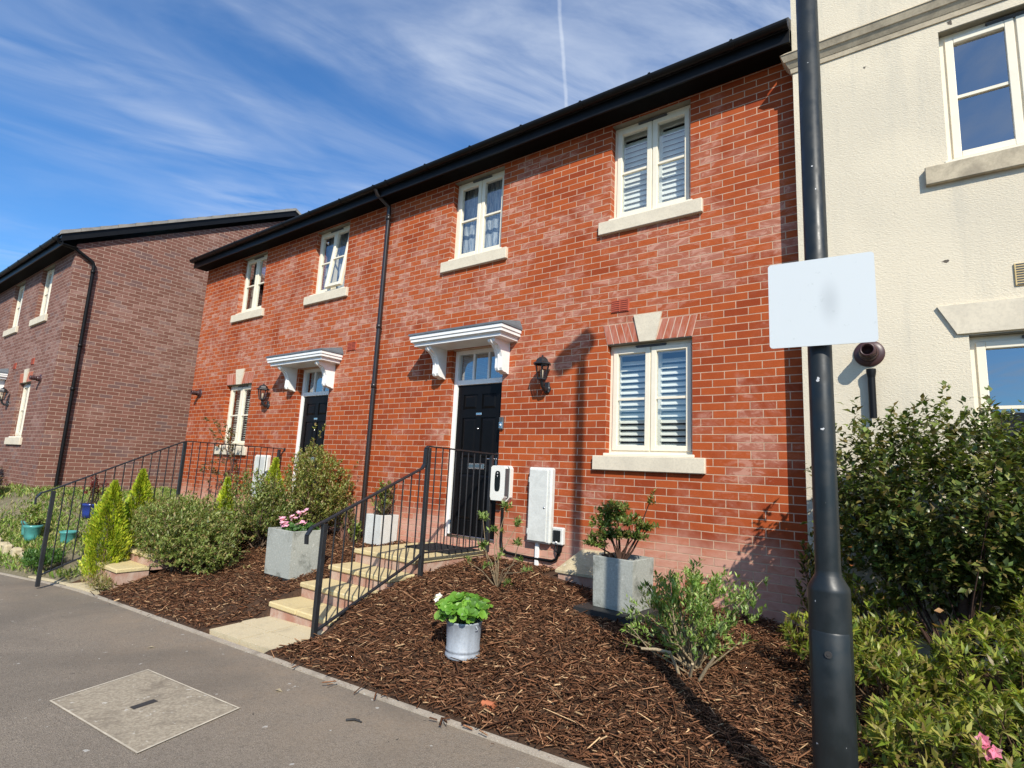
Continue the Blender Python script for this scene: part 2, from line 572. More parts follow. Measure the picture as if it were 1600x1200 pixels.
class MB:
    """collects geometry in world coordinates; build() links it as ONE mesh object"""

    def __init__(self):
        self.v, self.f, self.sm = [], [], []

    def add(self, verts, faces, smooth=False):
        o = len(self.v)
        self.v += [tuple(p) for p in verts]
        self.f += [tuple(i + o for i in f) for f in faces]
        self.sm += [smooth] * len(faces)
        return self

    def box(self, x0, x1, y0, y1, z0, z1, bev=0.0, only=None):
        if bev > 0:
            b = min(bev, abs(x1 - x0) * .45, abs(y1 - y0) * .45, abs(z1 - z0) * .45)
            V = []
            ids = {}

            def vid(p):
                if p not in ids:
                    ids[p] = len(V)
                    V.append(p)
                return ids[p]
            F = []
            X, Y, Z = (x0, x1), (y0, y1), (z0, z1)
            s = (1, -1)

            def c(i, j, k, ax):
                q = [X[i], Y[j], Z[k]]
                for a, t in enumerate((i, j, k)):
                    if a != ax:
                        q[a] += s[t] * b
                return vid(tuple(q))
            for ax in range(3):
                for e in (0, 1):
                    idx = [(0, 0), (1, 0), (1, 1), (0, 1)]
                    pts = []
                    for a, bb in idx:
                        t = [0, 0, 0]
                        t[ax] = e
                        t[(ax + 1) % 3] = a
                        t[(ax + 2) % 3] = bb
                        pts.append(c(*t, ax))
                    F.append(pts if e else pts[::-1])
            for ax in range(3):
                a1, a2 = (ax + 1) % 3, (ax + 2) % 3
                for i in (0, 1):
                    for j in (0, 1):
                        t0, t1 = [0] * 3, [0] * 3
                        t0[a1] = t1[a1] = i
                        t0[a2] = t1[a2] = j
                        t1[ax] = 1
                        q = [c(*t0, a1), c(*t1, a1), c(*t1, a2), c(*t0, a2)]
                        F.append(q if (i ^ j) else q[::-1])
            for i in (0, 1):
                for j in (0, 1):
                    for k in (0, 1):
                        q = [c(i, j, k, 0), c(i, j, k, 1), c(i, j, k, 2)]
                        F.append(q if (i + j + k) % 2 else q[::-1])
            return self.add(V, F)
        V = [(x0, y0, z0), (x1, y0, z0), (x1, y1, z0), (x0, y1, z0), (x0, y0, z1), (x1, y0, z1), (x1, y1, z1), (x0, y1, z1)]
        F = [(3, 2, 1, 0), (4, 5, 6, 7), (0, 1, 5, 4), (1, 2, 6, 5), (2, 3, 7, 6), (3, 0, 4, 7)]
        return self.add(V, F)

    def frustum(self, a, za, b, zb):
        """a, b = (x0,x1,y0,y1) footprints at heights za < zb"""
        V = [(a[0], a[2], za), (a[1], a[2], za), (a[1], a[3], za), (a[0], a[3], za),
             (b[0], b[2], zb), (b[1], b[2], zb), (b[1], b[3], zb), (b[0], b[3], zb)]
        return self.add(V, [(3, 2, 1, 0), (4, 5, 6, 7), (0, 1, 5, 4), (1, 2, 6, 5), (2, 3, 7, 6), (3, 0, 4, 7)])

    def quad(self, *p):
        return self.add(p, [tuple(range(len(p)))])

    def prism(self, pts, axis, a, b):
        """polygon pts extruded along axis from a to b; pts give the two other coordinates in xyz order"""
        def mk(p, t):
            q = list(p)
            q.insert(axis, t)
            return tuple(q)
        n = len(pts)
        V = [mk(p, a) for p in pts] + [mk(p, b) for p in pts]
        F = [tuple(range(n))[::-1], tuple(range(n, 2 * n))] + [(i, (i + 1) % n, n + (i + 1) % n, n + i) for i in range(n)]
        return self.add(V, F)

    def tube(self, path, r, n=8, caps=True, smooth=True):
        P = [Vector(p) for p in path]
        R = r if isinstance(r, (list, tuple)) else [r] * len(P)
        V, F = [], []
        up = None
        for i, p in enumerate(P):
            d = (P[min(i + 1, len(P) - 1)] - P[max(i - 1, 0)]).normalized()
            if up is None:
                up = Vector((0, 0, 1)) if abs(d.z) < .9 else Vector((1, 0, 0))
            a = d.cross(up)
            if a.length < 1e-4:
                a = d.orthogonal()
            a.normalize()
            b = a.cross(d).normalized()
            up = b
            for k in range(n):
                t = 2 * math.pi * k / n
                V.append(p + (a * math.cos(t) + b * math.sin(t)) * R[i])
        for i in range(len(P) - 1):
            for k in range(n):
                k2 = (k + 1) % n
                F.append((i * n + k, i * n + k2, (i + 1) * n + k2, (i + 1) * n + k))
        self.add(V, F, smooth)
        if caps:
            self.add(V[:n], [tuple(range(n))[::-1]])
            self.add(V[-n:], [tuple(range(n))])
        return self

    def lathe(self, cx, cy, prof, n=24, smooth=True, axis='Z'):
        V, F = [], []
        for r, z in prof:
            for k in range(n):
                t = 2 * math.pi * k / n
                if axis == 'Z':
                    V.append((cx + r * math.cos(t), cy + r * math.sin(t), z))
                else:                                   # about the y axis: cx, cy are x and z; z is y
                    V.append((cx + r * math.cos(t), z, cy + r * math.sin(t)))
        for i in range(len(prof) - 1):
            for k in range(n):
                k2 = (k + 1) % n
                F.append((i * n + k, i * n + k2, (i + 1) * n + k2, (i + 1) * n + k))
        return self.add(V, F, smooth)

    def bar(self, p, q, w, h=None):
        """square bar between two points"""
        h = h or w
        P, Q = Vector(p), Vector(q)
        d = (Q - P).normalized()
        up = Vector((0, 0, 1)) if abs(d.z) < .95 else Vector((0, 1, 0))
        a = d.cross(up).normalized() * w / 2
        b = a.cross(d).normalized() * h / 2
        V = [P - a - b, P + a - b, P + a + b, P - a + b, Q - a - b, Q + a - b, Q + a + b, Q - a + b]
        return self.add(V, [(3, 2, 1, 0), (4, 5, 6, 7), (0, 1, 5, 4), (1, 2, 6, 5), (2, 3, 7, 6), (3, 0, 4, 7)])

    def build(self, name, mat, parent=None):
        me = bpy.data.meshes.new(name)
        me.from_pydata(self.v, [], self.f)
        me.polygons.foreach_set('use_smooth', self.sm)
        me.materials.append(M[mat] if isinstance(mat, str) else mat)
        me.update()
        o = bpy.data.objects.new(name, me)
        COL.objects.link(o)
        if parent is not None:
            attach(o, parent)
        return o


def copy_tree(o, parent=None):
    c = o.copy()
    COL.objects.link(c)
    if parent is not None:
        c.parent = parent
    for ch in list(o.children):
        copy_tree(ch, c)
    return c


def raw_mesh(name, V, loops, starts, totals, mat, parent=None, tint=None, smooth=False):
    """fast mesh from numpy; tint = per-vertex colour"""
    me = bpy.data.meshes.new(name)
    me.vertices.add(len(V))
    me.vertices.foreach_set('co', np.asarray(V, np.float32).ravel())
    me.loops.add(len(loops))
    me.loops.foreach_set('vertex_index', np.asarray(loops, np.int32))
    me.polygons.add(len(starts))
    me.polygons.foreach_set('loop_start', np.asarray(starts, np.int32))
    me.polygons.foreach_set('loop_total', np.asarray(totals, np.int32))
    if tint is not None:
        a = me.color_attributes.new('tint', 'FLOAT_COLOR', 'POINT')
        t = np.ones((len(V), 4), np.float32)
        t[:, :3] = tint
        a.data.foreach_set('color', t.ravel())
    me.materials.append(M[mat])
    me.update(calc_edges=True)
    me.validate()
    o = bpy.data.objects.new(name, me)
    COL.objects.link(o)
    if parent is not None:
        attach(o, parent)
    return o


# ------------------------------------------------------------------ terrain
def zp(x):
    x = np.asarray(x, float)
    return np.where(x > -7, -1.515 + .038 * x, -1.781 + .01 * (x + 7))


def yedge(x):
    x = np.asarray(x, float)
    return -2.75 - np.minimum(.045 * np.maximum(0, -5 - x) ** 2, .75)


def zg(x, y):
    x, y = np.asarray(x, float), np.asarray(y, float)
    zw = np.where(x < -8, -1.07 + .22 * np.clip((-8 - x) / 2.5, 0, 1), np.where(x < -1, -1.07, -1.07 - .16 * np.clip((x + 1) / 2.9, 0, 1)))
    yw = np.where(x < -8, -2.06 * np.clip((-8 - x) / 2.5, 0, 1), 0)
    ye = yedge(x)
    t = np.clip((y - ye) / (yw - ye), 0, 1)
    z = zp(x) + .015 + (zw - zp(x) - .015) * (t + .45 * t * (1 - t))
    z = z + .07 * np.exp(-((x + 1.15) / .55) ** 2) * np.clip(t * 3, 0, 1) * np.clip((1 - t) * 3, 0, 1)
    zpa = zp(x) + .030 + .035 * (y + 2.69)
    dx = np.maximum(0, np.maximum(-2.53 - x, x + 1.43))
    w = np.exp(-(dx / .20) ** 2) * np.clip((-2.0 - y) / .25, 0, 1)
    z = z + (zpa - z) * w * (z > zpa)
    z = z + .012 * np.sin(x * 5.1 + 1) * np.sin(y * 6.3) * np.clip(t * 6, 0, 1)
    return z


def sheet(name, xs, ys, zf, mat, kind='structure'):
    X, Y = np.meshgrid(xs, ys)
    if callable(ys[0]) if hasattr(ys, '__getitem__') else False:
        pass
    Z = zf(X, Y)
    V = np.stack([X, Y, Z], -1).reshape(-1, 3)
    nx, ny = len(xs), len(ys)
    i, j = np.meshgrid(np.arange(nx - 1), np.arange(ny - 1))
    a = (j * nx + i).ravel()
    F = np.stack([a, a + 1, a + nx + 1, a + nx], 1)
    o = raw_mesh(name, V, F.ravel(), np.arange(len(F)) * 4, np.full(len(F), 4), mat)
    setp(o, kind=kind)
    return o


def strip(name, xs, fa, fb, n, zf, mat, kind='structure'):
    """sheet between two y functions of x"""
    X = np.repeat(xs[None], n, 0)
    s = np.linspace(0, 1, n)[:, None]
    Y = fa(xs)[None] * (1 - s) + fb(xs)[None] * s
    Z = zf(X, Y)
    V = np.stack([X, Y, Z], -1).reshape(-1, 3)
    nx = len(xs)
    i, j = np.meshgrid(np.arange(nx - 1), np.arange(n - 1))
    a = (j * nx + i).ravel()
    F = np.stack([a, a + 1, a + nx + 1, a + nx], 1)
    o = raw_mesh(name, V, F.ravel(), np.arange(len(F)) * 4, np.full(len(F), 4), mat)
    return setp(o, kind=kind)


sheet('ground', np.linspace(-400, 400, 9), np.linspace(-400, 400, 9), lambda X, Y: X * 0 - 2.6, 'ground')


def zsoil(X, Y):
    Z = zg(X, Y) - .004
    for a, b, c in ((-2.50, -1.50, -2.1), (-5.98, -5.04, -2.7)):
        m = np.clip((X - a) / .04, 0, 1) * np.clip((b - X) / .04, 0, 1)
        Z = Z - .22 * m * np.where(Y < -.3, 1, 0)
    return Z


xs = np.linspace(-40, 30, 141)
strip('pavement', xs, lambda x: x * 0 - 6.6, lambda x: yedge(x) - .05, 12, lambda X, Y: zp(X), 'tarmac')
strip('road', xs, lambda x: x * 0 - 14.0, lambda x: x * 0 - 6.72, 6, lambda X, Y: zp(X) - .12, 'tarmac')
strip('garden_soil', np.concatenate([np.linspace(-6.0, -1, 251), np.linspace(-.95, 12, 131)]), lambda x: yedge(x) + .0, lambda x: x * 0 + .02, 60, zsoil, 'soil')
strip('bank_soil', np.linspace(-30, -6.0, 161), lambda x: yedge(x) + .0, lambda x: x * 0 + .4, 40, lambda X, Y: zg(X, Y) - .004, 'weedsoil')
# kerb along the road and edging along the beds
kb = MB()
ed = MB()
for i in range(len(xs) - 1):
    a, b = xs[i], xs[i + 1]
    za, zb = float(zp(a)), float(zp(b))
    kb.add([(a, -6.72, za - .2), (b, -6.72, zb - .2), (b, -6.6, zb - .2), (a, -6.6, za - .2),
            (a, -6.72, za + .003), (b, -6.72, zb + .003), (b, -6.6, zb + .003), (a, -6.6, za + .003)],
           [(4, 5, 6, 7), (0, 1, 5, 4), (2, 3, 7, 6)])
    ya, yb = float(yedge(a)), float(yedge(b))
    h = .010
    ed.add([(a, ya - .05, za - .1), (b, yb - .05, zb - .1), (b, yb, zb - .1), (a, ya, za - .1),
            (a, ya - .05, za + h), (b, yb - .05, zb + h), (b, yb, zb + h), (a, ya, za + h)],
           [(4, 5, 6, 7), (0, 1, 5, 4), (2, 3, 7, 6)])
setp(kb.build('road_kerb', 'edging'), kind='structure')
setp(ed.build('bed_edging', 'edging'), kind='structure')


# ------------------------------------------------------------------ houses
def wall_front(mb, x0, x1, z0, z1, y, ops, depth=.10):
    """wall facing -y with openings (ox0, ox1, oz0, oz1) and reveals (sides and bottom)"""
    X = sorted({x0, x1, *[o[0] for o in ops], *[o[1] for o in ops]})
    Z = sorted({z0, z1, *[o[2] for o in ops], *[o[3] for o in ops]})
    for a, b in zip(X, X[1:]):
        for c, d in zip(Z, Z[1:]):
            mx, mz = (a + b) / 2, (c + d) / 2
            if any(o[0] < mx < o[1] and o[2] < mz < o[3] for o in ops):
                continue
            mb.quad((a, y, c), (b, y, c), (b, y, d), (a, y, d))
    for a, b, c, d in ops:
        mb.quad((a, y, c), (a, y, d), (a, y + depth, d), (a, y + depth, c))
        mb.quad((b, y, d), (b, y, c), (b, y + depth, c), (b, y + depth, d))
        mb.quad((a, y, c), (a, y + depth, c), (b, y + depth, c), (b, y, c))
        mb.quad((a, y, d), (b, y, d), (b, y + depth, d), (a, y + depth, d))


def sill_part(win, a, b, z0, y, mat='stone', over=.13, h=.15):
    s = MB()
    s.box(a - over, b + over, y - .045, y + .14, z0 - h, z0, .006)
    s.build('sill', mat, win)


def make_window(house, a, b, z0, z1, y, fill='curtain', lights=2, tilt=42, sill=True, open_right=False, fm='cream', sm='stone', rec=.09, lint=True, bar_at=.5, over=.13, gm='glass'):
    """cream casement window: frame (sub-parts sill, glass, casement, vent, blind)"""
    yf = y + rec
    f = MB()
    fw = .045
    zb = z0 + .03
    f.box(a, a + fw, yf, yf + .07, zb, z1)
    f.box(b - fw, b, yf, yf + .07, zb, z1)
    f.box(a + fw, b - fw, yf, yf + .07, z1 - fw - .012, z1)
    f.box(a + fw, b - fw, yf, yf + .07, zb, zb + fw)
    f.box(a - .02, b + .02, y - .012, yf + .07, z0 + .001, zb, .004)                   # upvc cill strip
    wl = (b - a - 2 * fw) / lights
    for k in range(1, lights):
        xm = a + fw + wl * k
        f.box(xm - .018, xm + .018, yf + .002, yf + .068, zb + fw, z1 - fw - .012)
    win = f.build('window', fm, house)
    g = MB()
    gz0, gz1 = zb + fw, z1 - fw - .012
    for k in range(lights):
        xa, xb = a + fw + wl * k, a + fw + wl * (k + 1)
        xa += .018 if k else .004
        xb -= .018 if k < lights - 1 else .004
        c = MB()
        cw = .055
        xa -= .012
        xb += .012
        za, zt = gz0 - .012, gz1 + .012
        yc = yf - .014
        c.box(xa, xa + cw, yc, yc + .06, za, zt, .004)
        c.box(xb - cw, xb, yc, yc + .06, za, zt, .004)
        c.box(xa + cw, xb - cw, yc, yc + .058, zt - cw, zt, .004)
        c.box(xa + cw, xb - cw, yc, yc + .058, za, za + cw, .004)
        zm = za + (zt - za) * bar_at
        c.box(xa + cw, xb - cw, yc + .012, yc + .045, zm - .012, zm + .012)
        gv = [(xa + cw, yc + .03, za + cw), (xb - cw, yc + .03, za + cw), (xb - cw, yc + .03, zt - cw), (xa + cw, yc + .03, zt - cw)]
        if open_right and k == lights - 1:
            rot = Matrix.Translation((0, yc, zt)) @ Matrix.Rotation(math.radians(-7.5), 4, 'X') @ Matrix.Translation((0, -yc, -zt))
            c.v = [tuple(rot @ Vector(p)) for p in c.v]
            gv = [tuple(rot @ Vector(p)) for p in gv]
        c.build('casement', fm, win)
        g.quad(*gv)
    g.build('glass_pane', gm, win)
    v = MB()
    vx = (a + b) / 2
    v.box(vx - .17, vx + .17, yf - .022, yf, z1 - .036, z1 - .020, .004)
    v.box(vx - .16, vx + .16, yf - .016, yf, z1 - .046, z1 - .037)
    v.build('trickle_vent', 'grey_plastic' if lint else fm, win)
    if sill:
        sill_part(win, a, b, z0, y, sm, over)
    if lint:
        l = MB()
        l.box(a - .01, b + .01, y + .004, yf + .06, z1 - .006, z1 + .03)
        l.build('lintel', 'lintel', win)
    yi = yf + .13
    if fill == 'shutter':
        for k in range(2):
            xa = a + .01 + (b - a) / 2 * k
            xb = xa + (b - a) / 2 - .02
            s = MB()
            s.box(xa, xa + .05, yi, yi + .03, z0, z1)
            s.box(xb - .05, xb, yi, yi + .03, z0, z1)
            s.box(xa + .05, xb - .05, yi, yi + .028, z0, z0 + .09)
            s.box(xa + .05, xb - .05, yi, yi + .028, z1 - .09, z1)
            z = z0 + .125
            while z < z1 - .12:
                cs, sn = math.cos(math.radians(tilt)), math.sin(math.radians(tilt))
                hw = .031 if tilt < 60 else .0365
                # slat rising towards the room
                s.add([(xa + .05, yi + .014 - hw * cs, z - hw * sn), (xb - .05, yi + .014 - hw * cs, z - hw * sn),
                       (xb - .05, yi + .014 + hw * cs, z + hw * sn), (xa + .05, yi + .014 + hw * cs, z + hw * sn),
                       (xa + .05, yi + .014 - hw * cs, z - hw * sn + .009), (xb - .05, yi + .014 - hw * cs, z - hw * sn + .009),
                       (xb - .05, yi + .014 + hw * cs, z + hw * sn + .009), (xa + .05, yi + .014 + hw * cs, z + hw * sn + .009)],
                      [(3, 2, 1, 0), (4, 5, 6, 7), (0, 1, 5, 4), (1, 2, 6, 5), (2, 3, 7, 6), (3, 0, 4, 7)])
                z += .064
            s.build('shutter', 'shutter', win)
    elif fill in ('net', 'sides', 'blind'):
        c = MB()
        rng = ((a, b),) if fill == 'net' else ((a, a + .26), (b - .26, b)) if fill == 'sides' else ()
        for xa, xb in rng:
            n = 60 if fill == 'net' else 24
            for i in range(n):
                u0, u1 = xa + (xb - xa) * i / n, xa + (xb - xa) * (i + 1) / n
                w0, w1 = yi + .03 + .006 * math.sin(u0 * 60), yi + .03 + .006 * math.sin(u1 * 60)
                c.quad((u0, w0, z0 + .02), (u1, w1, z0 + .02), (u1, w1, z1), (u0, w0, z1))
        if fill == 'blind':
            z = z0 + .05
            while z < z1 - .03:
                c.box(a + .02, b - .02, yi, yi + .022, z, z + .012)
                z += .035
        c.build('curtain' if fill != 'blind' else 'blind', {'net': 'net', 'sides': 'drape', 'blind': 'shutter'}[fill], win)
    return win


def make_door(house, a, b, z0, z1, y, handle_right=True):
    """white door frame with fanlight over a black panelled door"""
    yf = y + .085
    zt = 1.035
    f = MB()
    w = .055
    f.box(a, a + w, yf - .012, yf + .08, z0, z1, .004)
    f.box(b - w, b, yf - .012, yf + .08, z0, z1, .004)
    f.box(a + w, b - w, yf, yf + .08, z1 - .05, z1)
    f.box(a + w, b - w, yf - .006, yf + .08, zt, zt + .065, .004)
    inner = (b - a - 2 * w)
    for k in (1, 2):
        xm = a + w + inner * k / 3
        f.box(xm - .013, xm + .013, yf + .008, yf + .06, zt + .065, z1 - .05)
    fr = f.build('door_frame', 'white', house)
    g = MB()
    g.quad((a + w, yf + .03, zt + .065), (b - w, yf + .03, zt + .065), (b - w, yf + .03, z1 - .05), (a + w, yf + .03, z1 - .05))
    g.build('fanlight', 'glass_coated', fr)
    t = MB()
    t.box(a + w, b - w, yf - .03, yf + .06, z0, z0 + .045, .005)
    t.build('threshold', 'chrome', fr)
    d = MB()
    xa, xb, za, zb = a + w + .004, b - w - .004, z0 + .05, zt - .004
    yd = yf + .022
    st = .10
    mid = (xa + xb) / 2
    cols = [(xa + st, mid - .04), (mid + .04, xb - st)]
    h = zb - za
    rows = [(za + .18, za + .40 * h), (za + .50 * h, za + .775 * h), (za + .83 * h, za + .935 * h)]
    d.box(xa, xb, yd + .012, yd + .05, za, zb)                                   # field behind the panels
    xs_ = [xa, cols[0][0], cols[0][1], cols[1][0], cols[1][1], xb]
    zs_ = [za, rows[0][0], rows[0][1], rows[1][0], rows[1][1], rows[2][0], rows[2][1], zb]
    for i in (0, 2, 4):
        d.box(xs_[i], xs_[i + 1], yd, yd + .0125, za, zb)
    for ca, cb in cols:
        for j in (0, 2, 4, 6):
            d.box(ca, cb, yd, yd + .0125, zs_[j], zs_[j + 1])
        for ra, rb in rows:
            q = [(ca + .012, ra + .012), (cb - .012, ra + .012), (cb - .012, rb - .012), (ca + .012, rb - .012)]
            q2 = [(ca + .04, ra + .04), (cb - .04, ra + .04), (cb - .04, rb - .04), (ca + .04, rb - .04)]
            V = [(p[0], yd + .0118, p[1]) for p in q] + [(p[0], yd + .001, p[1]) for p in q2]
            d.add(V, [(4, 5, 6, 7), (0, 1, 5, 4), (1, 2, 6, 5), (2, 3, 7, 6), (3, 0, 4, 7)])
    door = d.build('door', 'door', house)
    lb = MB()
    zl = za + .45 * h
    lb.box(mid - .14, mid + .14, yd - .012, yd, zl - .035, zl + .035, .005)
    lb.box(mid - .11, mid + .11, yd - .018, yd - .012, zl - .02, zl + .02, .004)
    lb.build('letterbox', 'chrome', door)
    k = MB()
    k.box(mid - .045, mid + .045, yd - .008, yd, za + .80 * h - .016, za + .80 * h + .016, .004)
    k.build('name_plate', 'chrome', door)
    sp = MB()
    sp.lathe(mid, za + .70 * h, [(0, yd - .012), (.011, yd - .010), (.013, yd - .001)], 12, axis='Y')
    sp.build('spyhole', 'chrome', door)
    hd = MB()
    xh = (xb - .05) if handle_right else (xa + .05)
    s = -1 if handle_right else 1
    hd.box(xh - .018, xh + .018, yd - .010, yd, za + .48 * h - .11, za + .48 * h + .09, .004)
    hd.tube([(xh, yd, za + .50 * h), (xh, yd - .05, za + .50 * h), (xh + s * .11, yd - .052, za + .50 * h)], .009, 8)
    hd.build('handle', 'chrome', door)
    return door


def make_canopy(house, x0, x1, d, z0):
    """white moulded hood on scrolled brackets under a lead roof"""
    c = MB()
    for ins, za, zb_ in ((.050, 0, .040), (.036, .040, .052), (.012, .052, .092), (0, .092, .140)):
        c.box(x0 + ins, x1 - ins, -d + ins, 0, z0 + za, z0 + zb_, .004)
    can = c.build('door_canopy', 'white', house)
    l = MB()
    zb = z0 + .1405
    l.frustum((x0 - .012, x1 + .012, -d - .012, 0), zb, (x0 - .012, x1 + .012, -d - .012, 0), zb + .025)
    V = [(x0 - .012, -d - .012, zb + .025), (x1 + .012, -d - .012, zb + .025), (x1 + .012, 0, zb + .025), (x0 - .012, 0, zb + .025),
         (x0 + .10, -.002, zb + .125), (x1 - .03, -.002, zb + .125)]
    l.add(V, [(0, 1, 5, 4), (1, 2, 5), (3, 0, 4), (2, 3, 4, 5)])
    l.build('lead_roof', 'lead', can)
    prof = [(-.0, z0), (-.30, z0), (-.312, z0 - .02), (-.305, z0 - .045), (-.28, z0 - .058), (-.235, z0 - .075), (-.195, z0 - .11), (-.168, z0 - .155),
            (-.150, z0 - .20), (-.147, z0 - .27), (-.150, z0 - .335), (-.135, z0 - .365), (-.10, z0 - .378), (-.06, z0 - .38), (-.03, z0 - .395), (0, z0 - .395)]
    for xa in (x0 + .22, x1 - .27):
        b = MB()
        b.prism(prof, 0, xa, xa + .105)
        # carved edge bead
        b.tube([(xa + .052, p[0] - .004, p[1]) for p in prof[2:12]], .012, 6)
        b.build('bracket', 'white', can)
    return can


def air_brick(house, xa, xb, za, zb, y=0.0, mat='terracotta', slot='terracotta_dark', rows=6):
    a = MB()
    a.box(xa, xb, y - .012, y + .02, za, zb, .003)
    p = a.build('air_vent', mat, house)
    s = MB()
    for k in range(rows):
        z = za + (zb - za) * (k + .5) / rows
        for u0, u1 in ((xa + .012, (xa + xb) / 2 - .006), ((xa + xb) / 2 + .006, xb - .012)):
            s.box(u0, u1, y - .0145, y - .012, z - .004, z + .004)
    s.build('vent_slots', slot, p)


def make_flue(house, x, z, y, r=.085, big=True):
    f = MB()
    f.lathe(x, z, [(r * 1.15, y - .004), (r * 1.1, y - .014), (r * .72, y - .02)], 28, axis='Y')
    f.lathe(x, z, [(r * .72, y - .02), (r * .70, y - .06), (r * .62, y - .07)], 24, axis='Y')
    p = f.build('flue', 'flue', house)
    g = MB()
    g.lathe(x, z, [(r * .48, y - .06), (r * .50, y - .15), (r * .56, y - .155), (r * .56, y - .175), (r * .44, y - .18), (r * .40, y - .11), (0, y - .10)], 24, axis='Y')
    for k in (0, 1, 2):
        g.lathe(x, z, [(r * .50, y - .088 - k * .022), (r * .60, y - .092 - k * .022), (r * .60, y - .098 - k * .022), (r * .50, y - .102 - k * .022)], 24, axis='Y')
    g.build('flue_terminal', 'flue', p)


def make_arch(house, xa, xb, zb, y=0.0, key=True, n=5):
    """flat gauged-brick arch with a stone keystone"""
    h = .218
    sp = .055
    xm = (xa + xb) / 2 + .0
    kb, kt = .088, .155
    bk = MB()
    bk.add([(xa, y - .0025, zb), (xb, y - .0025, zb), (xb + sp, y - .0025, zb + h), (xa - sp, y - .0025, zb + h)], [(0, 1, 2, 3)])
    arch = bk.build('arch', 'mortar', house)
    for side in (-1, 1):
        m = MB()
        b0, b1 = xm + side * kb, (xa if side < 0 else xb)
        t0, t1 = xm + side * kt, (xa - sp if side < 0 else xb + sp)
        for k in range(n):
            u0, u1 = k / n, (k + 1) / n
            g = .006
            q = [(b0 + (b1 - b0) * u0 + side * g, zb + .004), (b0 + (b1 - b0) * u1 - side * g, zb + .004),
                 (t0 + (t1 - t0) * u1 - side * g, zb + h - .004), (t0 + (t1 - t0) * u0 + side * g, zb + h - .004)]
            if side < 0:
                q = [q[1], q[0], q[3], q[2]]
            m.prism([(p[0], p[1]) for p in q], 1, y - .006, y + .002)
        m.build('arch_bricks', 'arch_brick', arch)
    if key:
        k = MB()
        q0 = [(xm - kb, zb - .004), (xm + kb, zb - .004), (xm + kt, zb + h + .072), (xm - kt, zb + h + .072)]
        k.prism(q0, 1, y - .022, y + .01)
        k.build('keystone', 'stone', arch)


def downpipe(house, x, y0, z0, z1, mat='pipe', axis='y', swan=None):
    d = MB()
    pts = [(x, y0, z0), (x, y0, z1)]
    if swan:
        pts += swan
    d.tube(pts, .034, 12)
    p = d.build('downpipe', mat, house)
    for z in (z0 + .12, z0 + (z1 - z0) * .45, z0 + (z1 - z0) * .48 + .75, z1 - .12):
        c = MB()
        c.lathe(x, y0, [(.034, z - .035), (.042, z - .034), (.042, z + .034), (.034, z + .035)], 12)
        c.build('pipe_collar', mat, p)
    return p


def eaves(house, x0, x1, y, over_l=0.0, over_r=0.0):
    s = MB()
    yo = y - .255
    s.box(x0 - over_l, x1 + over_r, yo, y - .001, 3.985, 4.0)
    s.build('soffit', 'soffit', house)
    f = MB()
    f.box(x0 - over_l, x1 + over_r, yo - .022, yo, 3.965, 4.17)
    f.build('fascia', 'black', house)
    g = MB()
    prof = []
    r = .052
    cy, cz = yo - .022 - r - .004, 4.125
    for k in range(9):
        t = math.pi + math.pi * k / 8
        prof.append((cy + r * math.cos(t), cz + r * math.sin(t)))
    for k in range(8, -1, -1):
        t = math.pi + math.pi * k / 8
        prof.append((cy + (r - .006) * math.cos(t), cz + (r - .006) * math.sin(t)))
    g.prism(prof, 0, x0 - over_l, x1 + over_r)
    gt = g.build('gutter', 'black', house)
    x = x0 - over_l + .25
    while x < x1 + over_r:
        b = MB()
        b.prism([(cy + (r + .007) * math.cos(t), cz + (r + .007) * math.sin(t)) for t in [math.pi * (1 + k / 8) for k in range(9)]]
                + [(cy + (r + .001) * math.cos(t), cz + (r + .001) * math.sin(t)) for t in [math.pi * (2 - k / 8) for k in range(9)]], 0, x - .018, x + .018)
        b.box(x - .012, x + .012, cy - r - .006, cy - r + .012, cz, cz + .012)
        b.build('gutter_bracket', 'black', gt)
        x += .83


def pitched_roof(house, x0, x1, yf, yb, ze, slope, th=.12, mat='slate'):
    ym = (yf + yb) / 2
    zr = ze + (ym - yf) * slope
    r = MB()
    prof = [(yf, ze), (ym, zr), (yb, ze), (yb, ze - th), (ym, zr - th), (yf, ze - th)]
    r.prism(prof, 0, x0, x1)
    r.build('roof', mat, house)


def shell(house, x0, x1, z0, z1, yf, yb, ops, mat, gable_slope=None):
    w = MB()
    wall_front(w, x0, x1, z0, z1, yf, ops)
    if gable_slope:
        ym = (yf + yb) / 2
        zt = z1 + (ym - yf) * gable_slope
        for x, s in ((x0, 1), (x1, -1)):
            q = [(x, yf, z0), (x, yf, z1), (x, ym, zt), (x, yb, z1), (x, yb, z0)]
            w.quad(*(q if s > 0 else q[::-1]))
    else:
        w.quad((x0, yf, z0), (x0, yf, z1), (x0, yb, z1), (x0, yb, z0))
        w.quad((x1, yf, z1), (x1, yf, z0), (x1, yb, z0), (x1, yb, z1))
    w.quad((x1, yb, z0), (x0, yb, z0), (x0, yb, z1), (x1, yb, z1))
    w.build('wall', mat, house)
    i = MB()
    i.box(x0 + .05, x1 - .05, yf + .3, yb - .05, 2.0, 2.2)
    i.box(x0 + .05, x1 - .05, yf + 3.2, yf + 3.3, -1.0, 2.0)
    i.box(x0 + .05, x1 - .05, yf + 3.2, yf + 3.3, 2.2, z1 - .05)
    i.build('inner_wall', 'dark_in', house)


H = 1.2
XP = -3.79                                     # party wall under the rainwater pipe
